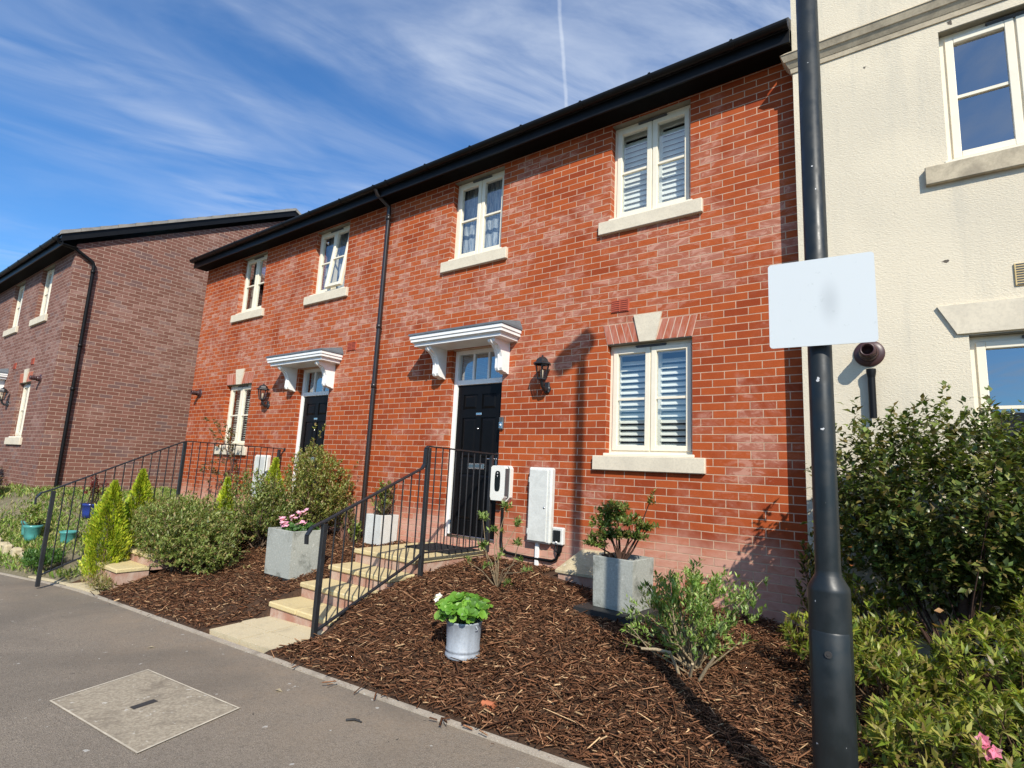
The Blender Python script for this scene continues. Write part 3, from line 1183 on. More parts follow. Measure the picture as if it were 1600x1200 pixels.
# house two: the middle of the picture
house = empty('brick_house', ((XP + 1.915) / 2, 0, -1.1),
              'bright red brick house with white window shutters and a car charger beside its black door', 'house')
ops2 = [(0, .93, .15, 1.35), (0, .915, 2.775, 3.955), (-2.47, -1.575, 2.775, 3.955), (-2.30, -1.43, -.92, 1.50)]
shell(house, XP, 1.915, -1.9, 4.1, 0, 8.0, ops2, 'brick_red')
make_window(house, 0, .93, .15, 1.35, 0, 'shutter', lint=True)
make_window(house, 0, .915, 2.775, 3.955, 0, 'shutter', tilt=66)
make_window(house, -2.47, -1.575, 2.775, 3.955, 0, 'net')
make_door(house, -2.30, -1.43, -.92, 1.50, 0)
make_canopy(house, -2.72, -1.17, .40, 1.51)
make_arch(house, 0, .93, 1.35)
air_brick(house, .04, .25, 1.70, 1.835)
air_brick(house, .865, 1.075, -1.055, -.985, rows=3)
eaves(house, XP, 1.93, 0)
pitched_roof(house, XP, 1.93, -.30, 8.3, 4.2, .525)
downpipe(house, -3.765, -.075, -1.15, 3.83, 'pipe', swan=[(-3.765, -.085, 3.90), (-3.80, -.30, 4.02), (-3.80, -.335, 4.09)])

# house one: left half of the terrace
house1 = empty('brick_house', (-6.8, 0, -1.1),
               'red brick end house with one open upper window, facing the plum brick gable', 'house')
ops1 = [(-8.30, -7.37, .15, 1.35), (-8.29, -7.37, 2.775, 3.955), (-5.76, -4.83, 2.775, 3.955), (-5.83, -4.955, -.92, 1.50)]
shell(house1, -9.78, XP, -1.9, 4.1, 0, 8.0, ops1, 'brick_red')
make_window(house1, -8.30, -7.37, .15, 1.35, 0, 'blind', over=.12)
make_window(house1, -8.29, -7.37, 2.775, 3.955, 0, 'sides')
make_window(house1, -5.76, -4.83, 2.775, 3.955, 0, 'net', open_right=True)
make_door(house1, -5.83, -4.955, -.92, 1.50, 0, handle_right=False)
make_canopy(house1, -6.23, -4.68, .40, 1.51)
make_arch(house1, -8.30, -7.37, 1.35)
air_brick(house1, -4.57, -4.36, 1.70, 1.835)
make_flue(house1, -9.40, 1.24, 0, .08)
eaves(house1, -9.78, XP, 0, over_l=.10)
pitched_roof(house1, -9.95, XP, -.30, 8.3, 4.2, .525)

# the plum brick house on the far left, gable towards us
XG, YG = -11.0, -2.07
house0 = empty('brick_house', (-15.5, YG, -.9),
               'plum brown brick house on the far left showing its windowless gable', 'house')
ops0 = [(-13.20, -12.30, 2.78, 3.955), (-15.45, -14.55, 2.78, 3.955), (-13.40, -12.50, .15, 1.35), (-15.85, -14.95, -.92, 1.50)]
shell(house0, -20.5, XG, -1.9, 4.1, YG, 7.0, ops0, 'brick_plum', gable_slope=.525)
make_window(house0, -13.20, -12.30, 2.78, 3.955, YG, 'sides')
make_window(house0, -15.45, -14.55, 2.78, 3.955, YG, 'sides')
make_window(house0, -13.40, -12.50, .15, 1.35, YG, 'sides')
make_arch(house0, -13.40, -12.50, 1.35, YG)
air_brick(house0, -12.75, -12.55, 1.72, 1.86, YG)
air_brick(house0, -14.15, -13.95, 1.72, 1.86, YG)
make_flue(house0, -11.85, 1.36, YG, .08)
# its door stands just outside the picture, its canopy reaches in
_n0 = set(COL.objects)
make_door(house0, -15.85 + 10.02 - 10.02, -14.95, -.92, 1.50, YG)
make_canopy(house0, -16.10, -14.55, .40, 1.51)
for o in set(COL.objects) - _n0:
    if o.name.split('.')[0] in ('door_canopy', 'lead_roof', 'bracket'):
        for v in o.data.vertices:
            v.co.y += YG
_n0 = set(COL.objects)
eaves(house0, -20.5, XG, YG, over_r=.12)
ym0 = (YG - .3 + 7.3) / 2
pitched_roof(house0, -20.5, XG + .16, YG - .30, 7.30, 4.25, .525, .05)
bb = MB()
sl = .525
for y0, y1, z0_, z1_ in ((YG - .30, ym0, 4.20, 4.20 + (ym0 - YG + .3) * sl), (ym0, 7.3, 4.20 + (ym0 - YG + .3) * sl, 4.20)):
    bb.add([(XG + .10, y0, z0_ - .17), (XG + .13, y0, z0_ - .17), (XG + .13, y0, z0_ - .005), (XG + .10, y0, z0_ - .005),
            (XG + .10, y1, z1_ - .17), (XG + .13, y1, z1_ - .17), (XG + .13, y1, z1_ - .005), (XG + .10, y1, z1_ - .005)],
           [(0, 1, 2, 3), (7, 6, 5, 4), (0, 4, 5, 1), (1, 5, 6, 2), (2, 6, 7, 3), (3, 7, 4, 0)])
bb.build('bargeboard', 'black', house0)
vt = MB()
k = 0
y = YG - .32
while y < 7.3:
    for s in (1,):
        z = 4.225 + (y - YG + .3) * sl if y < ym0 else 4.225 + (ym0 - YG + .3) * sl - (y - ym0) * sl
    dz = .30 * sl * (1 if y < ym0 else -1)
    vt.add([(XG + .05, y, z - .045), (XG + .165, y, z - .045), (XG + .165, y, z + .035), (XG + .05, y, z + .035),
            (XG + .05, y + .30, z + dz - .045), (XG + .165, y + .30, z + dz - .045), (XG + .165, y + .30, z + dz + .015), (XG + .05, y + .30, z + dz + .015)],
           [(0, 1, 2, 3), (7, 6, 5, 4), (0, 4, 5, 1), (1, 5, 6, 2), (2, 6, 7, 3), (3, 7, 4, 0)])
    y += .305
vt.build('verge_tiles', 'verge', house0)
downpipe(house0, XG + .06, -1.75, -.95, 3.72, 'black', swan=[(XG + .06, -1.78, 3.80), (XG + .06, -2.10, 3.98), (XG + .04, -2.36, 4.02), (XG + .04, -2.40, 4.10)])

# ------------------------------------------------------------------ the cream rendered house on the right
YW = -.17
house3 = empty('rendered_house', (5.5, YW, -1.2),
               'cream rendered house at the right edge with a stone string course', 'house')
ops3 = [(3.0, 3.93, 2.46, 3.62), (3.04, 3.97, -.10, 1.09)]
shell(house3, 1.93, 9.0, -1.9, 7.2, YW, 8.2, ops3, 'render')
make_window(house3, 3.0, 3.93, 2.46, 3.62, YW, 'none', sm='stone_old', over=.15, rec=.075, gm='glass_coated')
make_window(house3, 3.04, 3.97, -.10, 1.09, YW, 'none', sm='stone_old', over=.15, rec=.075, bar_at=.55, gm='glass_coated')
li = MB()
li.prism([(2.975, 1.10), (4.035, 1.10), (4.145, 1.325), (2.865, 1.325)], 1, YW - .022, YW + .01)
li.build('lintel_stone', 'stone', house3)
co = MB()
for z0_, z1_, o0, o1 in ((3.70, 3.745, .012, .018), (3.745, 3.80, .022, .055), (3.80, 3.86, .062, .085), (3.86, 3.90, .090, .05)):
    co.frustum((1.93 - o0, 9.0, YW - o0, YW + .10), z0_, (1.93 - o1, 9.0, YW - o1, YW + .10), z1_)
co.build('string_course', 'stone_old', house3)
make_flue(house3, 2.415, 1.005, YW, .094)
air_brick(house3, 3.32, 3.53, 1.42, 1.585, YW, 'buff', 'grey_plastic', 9)
wp = MB()
wp.tube([(2.425, YW - .05, .48), (2.425, YW - .05, .83)], .026, 12)
wp.tube([(2.425, YW - .05, .80), (2.425, YW - .05, .845), (2.425, YW - .05, .87)], [.026, .034, .034], 12)
wp.tube([(2.425, YW - .05, .60), (2.425, YW, .60)], .012, 8)
wp.build('waste_pipe', 'black', house3)
cr = MB()
cr.box(1.85, 9.0, YW - .3, 8.2, 7.2, 7.35)
cr.build('roof_slab', 'black', house3)

# across the road, seen only in the window panes
opp = empty('terraced_house', (-6, -24, -2.6), 'dark slate roofed house mirrored in the window panes', 'house')
ow = MB()
ow.box(-24, 8, -31, -24, -2.6, .8)
ow.build('wall', 'dark_in', opp)
orf = MB()
orf.prism([(-31.4, .8), (-23.6, .8), (-27.5, 3.6)], 0, -24.3, 8.3)
orf.build('roof', 'slate', opp)

# ------------------------------------------------------------------ front steps, path, mat
XL, XR = -2.50, -1.52


def make_steps(xl, xr, label, ys_, zs_, zbase):
    st = empty('front_steps', ((xl + xr) / 2, -1.1, -1.5), label, 'steps', 'garden steps up to front doors')
    n = len(ys_)
    for i in range(n):
        yb = ys_[i + 1] + .03 if i < n - 1 else -.002
        zb = zs_[i - 1] if i else zbase
        r = MB()
        r.box(xl + .015, xr - .015, ys_[i] + .022, yb, zb, zs_[i] - .05)
        r.build('riser', 'riser', st)
        xm = xl + (xr - xl) * (.52 if i % 2 else .47)
        cuts = [(ys_[i], yb)] if i < n - 1 else [(ys_[i], -.604), (-.596, yb)]
        t = MB()
        for ya, yc in cuts:
            for a, b in ((xl, xm - .004), (xm + .004, xr)):
                t.box(a, b, ya, yc, zs_[i] - .05, zs_[i], .010)
        t.build('tread', 'tread', st)
        s = MB()
        s.box(xl + .03, xr - .03, ys_[i] + .04, -.01, -1.85 + i * .002, zs_[i] - .052)
        s.build('step_core', 'riser', st)
    return st


make_steps(XL, XR, 'four buff slab steps with pink brick risers climbing to the nearer black door',
           [-2.147, -1.823, -1.50, -1.178], [-1.428, -1.286, -1.145, -1.000], -1.70)
make_steps(-6.0, -5.02, 'garden steps mostly hidden by shrubs in front of the farther black door',
           [-2.60, -2.27, -1.94, -1.62], [-1.428, -1.286, -1.145, -1.000], -1.8)
pa = MB()
for xa, xb in ((-2.53, -1.99), (-1.975, -1.43)):
    for ya, yb in ((-2.69, -2.42), (-2.41, -2.08)):
        za, zb2 = float(zp(xa)) + .022, float(zp(xb)) + .022
        f = (yb + 2.69) * .035
        f0 = (ya + 2.69) * .035
        pa.add([(xa, ya, za - .1), (xb, ya, zb2 - .1), (xb, yb, zb2 - .1), (xa, yb, za - .1), (xa, ya, za + f0), (xb, ya, zb2 + f0), (xb, yb, zb2 + f), (xa, yb, za + f)],
               [(4, 5, 6, 7), (0, 1, 5, 4), (1, 2, 6, 5), (2, 3, 7, 6), (3, 0, 4, 7)])
setp(pa.build('path', 'slab'), kind='structure')
pb = MB()
for xa, xb in ((-7.0, -6.35), (-6.34, -5.75), (-5.74, -5.2)):
    q = [(xa, float(yedge(xa)) + .01), (xb, float(yedge(xb)) + .01), (xb, -2.3), (xa, -2.3)]
    zz = [float(zp(x)) + .03 for x, y in q]
    pb.add([(x, y, z - .2) for (x, y), z in zip(q, zz)] + [(x, y, z) for (x, y), z in zip(q, zz)], [(4, 5, 6, 7), (0, 1, 5, 4), (1, 2, 6, 5), (3, 0, 4, 7)])
setp(pb.build('path', 'slab'), kind='structure')

mt = MB()
mt.box(-2.28, -1.56, -.62, -.10, -.999, -.985, .004)
for i in range(18):
    mt.box(-2.25, -1.59, -.60 + i * .027, -.588 + i * .027, -.985, -.980)
setp(mt.build('doormat', 'mat'), 'black ribbed doormat on the landing at the nearer front door', 'doormat')


# ------------------------------------------------------------------ handrails
def make_rail(X, label, y1, z1b, z1t, yc, kink, zk):
    """y1: first post; yc: post at the landing corner; kink: the rail steps up there"""
    r = empty('handrail', (X, y1, z1b), label, 'handrail', 'black iron step handrails')
    t = .042
    zf = z1b + .13
    for (yb, zb, zt_) in ((y1, z1b, z1t - .01), (yc, -1.22, .14), (-.10, -1.0, .12)):
        p = MB()
        p.box(X - t / 2, X + t / 2, yb - t / 2, yb + t / 2, zb, zt_, .003)
        p.build('post', 'iron', r)
    y2 = yc - .08
    path = [(X, y1 - .16, z1t - .17), (X, y1 - .165, z1t - .10), (X, y1 - .12, z1t - .035), (X, y1, z1t + .012)]
    if kink:
        path += [(X, y2, zk), (X, yc - .05, zk + .045), (X, yc - .045, .13), (X, yc - .015, .155)]
    else:
        path += [(X, y2, zk), (X, yc + .02, .152)]
    path += [(X, .002, .135)]
    top = MB()
    for a, b in zip(path, path[1:]):
        top.bar(a, b, .044, .014)
    top.box(X - .026, X + .026, -.003, .032, .09, .155, .004)
    top.build('top_rail', 'iron', r)
    bot = MB()
    yb2 = yc - .09
    bot.bar((X, y1, zf), (X, yb2, -.985), .034, .014)
    bot.bar((X, yb2, -.985), (X, yc, -.925), .034, .014)
    bot.bar((X, yc, -.925), (X, -.08, -.93), .034, .014)
    bot.build('bottom_rail', 'iron', r)

    def zt(y):
        return z1t + .012 + (y - y1) / (y2 - y1) * (zk - z1t - .012) if y < yc else .148

    def zb(y):
        return zf + (y - y1) / (yb2 - y1) * (-.985 - zf) if y < yb2 else -.93
    n1, n2 = round((yc - y1) / .108), round((-.10 - yc) / .106)
    for a, c, n in ((y1, yc, n1), (yc, -.10, n2)):
        for k in range(1, n):
            y = a + (c - a) * k / n
            b = MB()
            b.tube([(X, y, zb(y)), (X, y, zt(y))], .0075, 6, False)
            b.build('baluster', 'iron', r)
    return r


make_rail(-1.45, 'black iron handrail beside the steps of the nearer black door', -2.345, -1.60, -.575, -1.155, True, -.075)
make_rail(-6.03, 'black iron handrail at the far left in front of the plum gable', -3.06, -1.72, -.565, -1.60, False, .115)


# ------------------------------------------------------------------ things on the walls
def make_lantern(x, label, y=0.0):
    g = empty('wall_lantern', (x, y, 1.0), label, 'wall lamp', 'black wall lanterns by front doors')
    cy = y - .135
    a = MB()
    a.lathe(x, .90, [(0, y - .028), (.035, y - .026), (.045, y - .004), (.045, y)], 16, axis='Y')
    a.box(x - .035, x + .035, y - .03, y - .001, .85, .98, .012)
    a.tube([(x, y - .02, .90), (x, y - .07, .885), (x, cy + .02, .92), (x, cy, .985)], [.028, .024, .020, .022], 10)
    a.build('bracket_arm', 'iron', g)
    s = MB()
    s.lathe(x, y - .034 - .0, [(0, .885), (.012, .886), (.014, .895), (.008, .905), (0, .906)], 10)
    s.build('sensor', 'white', g)
    f = MB()
    zb, zt = .995, 1.165
    rb, rt = .050, .084
    f.lathe(x, cy, [(0, .975), (.03, .98), (rb + .006, zb - .006), (rb + .006, zb + .006), (0, zb + .004)], 6, False)
    for k in range(6):
        t = 2 * math.pi * k / 6
        f.bar((x + rb * math.cos(t), cy + rb * math.sin(t), zb), (x + rt * math.cos(t), cy + rt * math.sin(t), zt), .010)
    f.lathe(x, cy, [(rt - .01, zt - .004), (rt + .030, zt + .002), (rt + .028, zt + .012), (rt - .002, zt + .030), (rt - .016, zt + .060), (rt - .045, zt + .084), (.013, zt + .092), (.014, zt + .104), (0.002, zt + .114)], 6, False)
    f.build('frame', 'iron', g)
    p = MB()
    p.lathe(x, cy, [(rb - .003, zb + .004), (rt - .003, zt - .003)], 6, False)
    p.build('lamp_glass', 'lamp_glass', g)
    b = MB()
    b.lathe(x, cy, [(0, zb + .01), (.018, zb + .012), (.018, zb + .10), (.012, zb + .115), (0, zb + .118)], 12)
    b.build('bulb', 'bulb', g)
    return g


make_lantern(-.755, 'black coach lantern on red brick between the nearer door and the shuttered window')
make_lantern(-6.70, 'black coach lantern on red brick to the left of the farther black door')
make_lantern(-14.00, 'black coach lantern cut by the left edge, on the plum brick house', YG)

# meter cupboards
def make_meter(x0, x1, z0, z1, label, d=.085):
    g = empty('meter_box', ((x0 + x1) / 2, 0, z0), label, 'meter box', 'white meter boxes on the house fronts')
    b = MB()
    b.box(x0, x1, -d, -.001, z0, z1, .018)
    b.build('casing', 'white_plastic', g)
    q = MB()
    q.box(x0 + .022, x1 - .045, -d - .012, -d + .003, z0 + .02, z1 - .025, .008)
    dr = q.build('door', 'white_plastic', g)
    for hz in (z0 + .12, z1 - .14):
        hg = MB()
        hg.box(x0 + .012, x0 + .026, -d - .010, -d + .002, hz - .03, hz + .03, .003)
        hg.build('hinge', 'white_plastic', g)
    l = MB()
    l.lathe(x1 - .08, z0 + (z1 - z0) * .47, [(0, -d - .018), (.011, -d - .017), (.013, -d - .011)], 12, axis='Y')
    l.build('lock', 'chrome', dr)
    return g


gm = make_meter(-.915, -.60, -.825, .0, 'tall white meter box on red brick right of the car charger')
c = MB()
c.box(-.825, -.775, -.035, -.002, -1.2, -.826, .006)
c.build('conduit', 'white', gm)
make_meter(-6.80, -6.40, -.72, .02, 'white meter box behind the far left railing beside the farther door')

ch = empty('car_charger', (-1.30, 0, -.41), 'cream electric car charger with black oval panel at the door side', 'car charger')
b = MB()
b.prism([(-1.425, -.365), (-1.41, -.41), (-1.235, -.41), (-1.19, -.36), (-1.19, -.03), (-1.22, .005), (-1.40, .005), (-1.425, -.02)], 1, -.055, -.001)
b.prism([(-1.42, -.36), (-1.405, -.40), (-1.245, -.40), (-1.215, -.36), (-1.215, -.03), (-1.235, 0), (-1.395, 0), (-1.42, -.02)], 1, -.135, -.068)
b.build('casing', 'charger_white', ch)
b = MB()
b.prism([(-1.417, -.36), (-1.40, -.397), (-1.248, -.397), (-1.205, -.36), (-1.205, -.03), (-1.23, -.003), (-1.40, -.003), (-1.417, -.02)], 1, -.068, -.055)
b.prism([(-1.2149, -.34), (-1.2030, -.34), (-1.2030, -.03), (-1.2149, -.03)], 1, -.128, -.068)
b.build('side_trim', 'grey_plastic', ch)
b = MB()
ov = [(-1.318 + .040 * math.copysign(abs(math.cos(t)) ** .55, math.cos(t)), -.178 + .118 * math.copysign(abs(math.sin(t)) ** .55, math.sin(t))) for t in [2 * math.pi * k / 28 for k in range(28)]]
b.prism(ov, 1, -.139, -.134)
fp = b.build('front_panel', 'clear_dark', ch)
b = MB()
b.box(-1.325, -1.311, -.1415, -.139, -.092, -.080, .001)
b.box(-1.3225, -1.3135, -.1405, -.139, -.118, -.110)
b.box(-1.320, -1.316, -.1405, -.139, -.130, -.118)
b.build('status_light', 'white', fp)
b = MB()
b.tube([(-1.30, -.03, -.40), (-1.305, -.025, -.86), (-1.29, -.025, -.94), (-1.22, -.025, -.985), (-.90, -.025, -1.0), (-.60, -.025, -1.0), (-.54, -.025, -.97), (-.515, -.025, -.90), (-.51, -.025, -.81)], .016, 8)
b.build('cable', 'black', ch)

so = empty('socket_box', (-.515, 0, -.82), 'small grey white isolator box with dark window right of the meter box', 'socket box')
b = MB()
b.box(-.59, -.45, -.06, -.001, -.82, -.635, .012)
b.build('casing', 'white_plastic', so)
b = MB()
b.box(-.572, -.478, -.072, -.058, -.785, -.665, .010)
b.build('cover', 'clear_dark', so)
b = MB()
b.lathe(-.525, -.79, [(0, -.078), (.010, -.077), (.012, -.06)], 10, axis='Y')
b.build('knob', 'white', so)
b = MB()
b.tube([(-.555, -.03, -.80), (-.55, -.035, -.88), (-.52, -.045, -.915), (-.48, -.04, -.89), (-.475, -.03, -.81)], .010, 8)
b.build('cable', 'black', so)

db = empty('doorbell', (-1.395, 0, .5), 'small black and silver doorbell on brick by the nearer black door', 'doorbell')
b = MB()
b.box(-1.428, -1.366, -.030, -.001, .435, .585, .006)
b.build('casing', 'grey_plastic', db)
b = MB()
b.box(-1.423, -1.371, -.036, -.029, .45, .53, .004)
pp = b.build('face_plate', 'chrome', db)
b = MB()
b.lathe(-1.397, .49, [(0, -.041), (.012, -.040), (.014, -.035)], 12, axis='Y')
b.build('button', 'white', pp)

# stone vent cowl at the wall foot
cw = empty('vent_cowl', (-.05, -.13, -1.2), 'low sandstone cowl on a grey slab against the wall behind the azalea planter', 'vent cowl')
b = MB()
b.frustum((-.40, .32, -.27, 0), -1.06, (-.40, .32, -.27, 0), -1.035)
b.frustum((-.40, .32, -.27, 0), -1.035, (-.22, .25, -.05, 0), -.83)
b.build('cap', 'cowl', cw)
b = MB()
b.box(-.375, .30, -.25, -.001, -1.19, -1.06)
b.build('base', 'riser', cw)
b = MB()
b.box(-.56, .36, -.34, -.001, -1.27, -1.19, .008)
b.build('slab', 'edging', cw)

# manhole cover in the pavement
def pvz(x):
    return float(zp(x))


mh = empty('manhole_cover', (-1.1, -3.74, -1.555), 'pale concrete manhole cover with a lifting slot set in the tarmac', 'manhole cover')
C4 = [(-1.585, -4.075), (-.44, -4.02), (-.605, -3.412), (-1.775, -3.462)]
b = MB()
cx, cy_ = sum(p[0] for p in C4) / 4, sum(p[1] for p in C4) / 4
inn = [(cx + (x - cx) * .975, cy_ + (y - cy_) * .965) for x, y in C4]
b.add([(x, y, pvz(x) + .004) for x, y in inn] + [(x, y, pvz(x) - .03) for x, y in inn], [(0, 1, 2, 3), (0, 4, 5, 1), (1, 5, 6, 2), (2, 6, 7, 3), (3, 7, 4, 0)])
b.build('cover', 'cover', mh)
b = MB()
V = [(x, y, pvz(x) + .006) for x, y in C4] + [(x, y, pvz(x) + .006) for x, y in inn] + [(x, y, pvz(x) - .02) for x, y in C4]
b.add(V, [(0, 1, 5, 4), (1, 2, 6, 5), (2, 3, 7, 6), (3, 0, 4, 7)])
b.build('frame', 'cover_frame', mh)
b = MB()
b.add([(-1.112, -3.815, pvz(-1.1) + .006), (-1.055, -3.812, pvz(-1.06) + .006), (-1.082, -3.67, pvz(-1.08) + .006), (-1.139, -3.673, pvz(-1.14) + .006)], [(0, 1, 2, 3)])
b.build('lifting_slot', 'slot', mh)

# ------------------------------------------------------------------ lamp column and signs
PX, PY = 2.417, -2.739


def K(z):
    return -.0752 + (z + .0752) * 1.19


pz = -1.45
lc = empty('lamp_column', (PX, PY, pz), 'dark grey green street lamp column rising in the right foreground', 'lamp column')
b = MB()
b.lathe(PX, PY, [(.076, pz - .1), (.076, K(-.412)), (.0745, K(-.400)), (.0525, K(-.368)), (.0475, K(-.360)), (.0465, K(-.345))], 40)
bs = b.build('base', 'column', lc)
b = MB()
b.lathe(PX, PY, [(.0465, K(-.36)), (.0440, 4.30), (0, 4.31)], 32)
b.build('shaft', 'column', lc)
# access door: a slightly proud curved panel facing the path
b = MB()
a0 = math.atan2(-5.376 - PY, 2.7777 - PX)
n = 14
V, F = [], []
for i in range(n + 1):
    t = a0 - .95 + 1.9 * i / n
    for rr, z in ((.0763, K(-.535)), (.0792, K(-.54)), (.0792, K(-1.10)), (.0763, K(-1.105))):
        V.append((PX + rr * math.cos(t), PY + rr * math.sin(t), z))
for i in range(n):
    for j in range(3):
        F.append((i * 4 + j, i * 4 + j + 1, (i + 1) * 4 + j + 1, (i + 1) * 4 + j))
b.add(V, F, True)
b.build('access_door', 'column', bs)
b = MB()
tx = a0 - .12
ctr = Vector((PX + .0795 * math.cos(tx), PY + .0795 * math.sin(tx), K(-.60)))
dv = Vector((math.cos(tx), math.sin(tx), 0))
b.tube([ctr - dv * .004, ctr + dv * .004], .013, 14)
b.tube([ctr + dv * .004, ctr + dv * .006], .005, 8)
b.build('lock', 'slot', bs)

SU = Vector((.15, .30, 0)).normalized()          # lantern head
SN = Vector((SU.y, -SU.x, 0))
TU = Vector((.335, .030, 0)).normalized()          # sign plate
TN = Vector((TU.y, -TU.x, 0))


def make_sign(zc, label, w=.394, h=.376, shift=.0, stains=True):
    ctr = Vector((PX, PY, zc)) + TN * .072 + TU * shift
    g = empty('traffic_sign', ctr, label, 'sign', 'plates clamped to the lamp column')
    b = MB()
    r = .014
    pts = []
    for cx_, cz_, t0 in ((w / 2 - r, h / 2 - r, 0), (-w / 2 + r, h / 2 - r, 90), (-w / 2 + r, -h / 2 + r, 180), (w / 2 - r, -h / 2 + r, 270)):
        for k in range(5):
            t = math.radians(t0 + 22.5 * k)
            pts.append((cx_ + r * math.cos(t), cz_ + r * math.sin(t)))
    n = len(pts)
    V = [ctr + TU * p[0] + Vector((0, 0, p[1])) + TN * .0015 for p in pts] + [ctr + TU * p[0] + Vector((0, 0, p[1])) - TN * .0015 for p in pts]
    b.add(V, [tuple(range(n)), tuple(range(n, 2 * n))[::-1]] + [(i, (i + 1) % n, n + (i + 1) % n, n + i) for i in range(n)])
    b.build('plate', 'sign', g)
    b = MB()
    for z in (-.08, .08):
        c0 = ctr - TN * .008 + Vector((0, 0, z))
        b.bar(c0 - TU * (w / 2 - .03), c0 + TU * (w / 2 - .03), .012, .022)
        pc = Vector((PX, PY, zc + z))
        b.tube([pc + (TU * math.cos(t) + TN * math.sin(t)) * .052 for t in [2 * math.pi * k / 18 for k in range(19)]], .009, 6, False)
    b.build('clamp', 'sign_edge', g)
    return g


make_sign(K(.572), 'blank pale white rectangular sign plate clamped to the lamp column', shift=.012)
# the lantern head on top of the column, out of frame: its shadow falls beside the coach lantern
b = MB()
hd_ = []
for zz, ha, hb, hd in ((4.28, -.05, .05, .045), (4.34, -.24, .09, .075), (4.45, -.26, .10, .085), (4.52, -.20, .07, .06), (4.55, -.10, .02, .02)):
    hd_.append([tuple(Vector((PX, PY, zz)) + SU * (hb if sx > 0 else ha) + SN * sy * hd) for sx, sy in ((-1, -1), (1, -1), (1, 1), (-1, 1))])
b.add([p for q in hd_ for p in q], [(i * 4 + k, i * 4 + (k + 1) % 4, i * 4 + 4 + (k + 1) % 4, i * 4 + 4 + k) for i in range(4) for k in range(4)] + [(3, 2, 1, 0), (16, 17, 18, 19)])
b.build('lamp_head', 'column', lc)


# ------------------------------------------------------------------ planting
def leaf_arrays(P, D, N, L, W, tint, curl=.18):
    """leaves: base P, direction D, up-normal N, length, width; 6 verts, 4 tris each (folded along the midrib)"""
    n = len(P)
    D = D / np.linalg.norm(D, axis=1, keepdims=True)
    Sd = np.cross(D, N)
    Sd /= np.linalg.norm(Sd, axis=1, keepdims=True) + 1e-9
    U = np.cross(Sd, D)
    L = L[:, None]
    W = W[:, None]
    mid = P + D * L * .5 + U * L * curl * .35
    tip = P + D * L - U * L * curl * .35
    l1 = P + D * L * .42 + Sd * W * .5 + U * W * .22
    r1 = P + D * L * .42 - Sd * W * .5 + U * W * .22
    V = np.stack([P, l1, mid, r1, tip], 1).reshape(-1, 3)
    base = (np.arange(n) * 5)[:, None]
    F = np.concatenate([base + np.array([[0, 2, 1]]), base + np.array([[0, 3, 2]]), base + np.array([[1, 2, 4]]), base + np.array([[2, 3, 4]])], 1).reshape(-1, 3)
    T = np.repeat(tint, 5, 0)
    return V, F, T


def tri_object(name, parts, mat, parent):
    V = np.concatenate([p[0] for p in parts])
    off = np.cumsum([0] + [len(p[0]) for p in parts[:-1]])
    F = np.concatenate([p[1] + o for p, o in zip(parts, off)])
    T = np.concatenate([p[2] for p in parts])
    return raw_mesh(name, V, F.ravel(), np.arange(len(F)) * 3, np.full(len(F), 3), mat, parent, T)


def stems_object(name, paths, col, parent, mat='twig'):
    """paths: list of (points, radii)"""
    m = MB()
    for p, r in paths:
        m.tube(p, r, 5, False)
    o = m.build(name, mat, parent)
    a = o.data.color_attributes.new('tint', 'FLOAT_COLOR', 'POINT')
    t = np.ones((len(m.v), 4), np.float32)
    t[:, :3] = np.array(col) * RNG.uniform(.75, 1.25, (len(m.v), 1))
    a.data.foreach_set('color', t.ravel())
    return o


def unit(n):
    v = RNG.normal(size=(n, 3))
    return v / np.linalg.norm(v, axis=1, keepdims=True)


def tints(n, cols, jit=.22):
    c = np.array(cols)[RNG.integers(0, len(cols), n)]
    return np.clip(c * RNG.uniform(1 - jit, 1 + jit, (n, 1)) * RNG.uniform(.92, 1.08, (n, 3)), 0, 1)


def twig_leaves(tip, dirn, n, span, L, W, cols, out=.8, up=.35, jl=.3, droop=0.0):
    """leaves along the last `span` metres of a set of twigs. tip, dirn: (k,3)"""
    k = len(tip)
    s = RNG.uniform(0, 1, (k, n))
    P = tip[:, None, :] - dirn[:, None, :] * (s[..., None] * span)
    P = P + RNG.normal(size=P.shape) * span * .06
    rad = unit(k * n).reshape(k, n, 3)
    rad -= dirn[:, None, :] * (rad * dirn[:, None, :]).sum(-1, keepdims=True)
    rad /= np.linalg.norm(rad, axis=-1, keepdims=True) + 1e-9
    D = rad * out + dirn[:, None, :] * (1 - out * .55) + np.array([0, 0, up - droop])
    P, D = P.reshape(-1, 3), D.reshape(-1, 3)
    N = np.array([0, 0, 1.0]) + unit(len(P)) * .55 + np.repeat(dirn, n, 0) * .3
    sc = RNG.uniform(1 - jl, 1 + jl, len(P))
    twig_tint = np.repeat(RNG.uniform(.78, 1.22, (k, 1)), n, 0)
    return leaf_arrays(P, D, N, L * sc, W * sc, np.clip(tints(len(P), cols) * twig_tint, 0, 1))


def lumpy(d, seed, amp):
    r = np.random.default_rng(seed)
    f = np.zeros(len(d))
    for _ in range(9):
        c = r.normal(size=3)
        c /= np.linalg.norm(c)
        f += r.uniform(.3, 1) * np.maximum(0, (d @ c) - .55) * 2.2
    f = f / (f.max() + 1e-9)
    return 1 - amp + amp * 1.6 * f


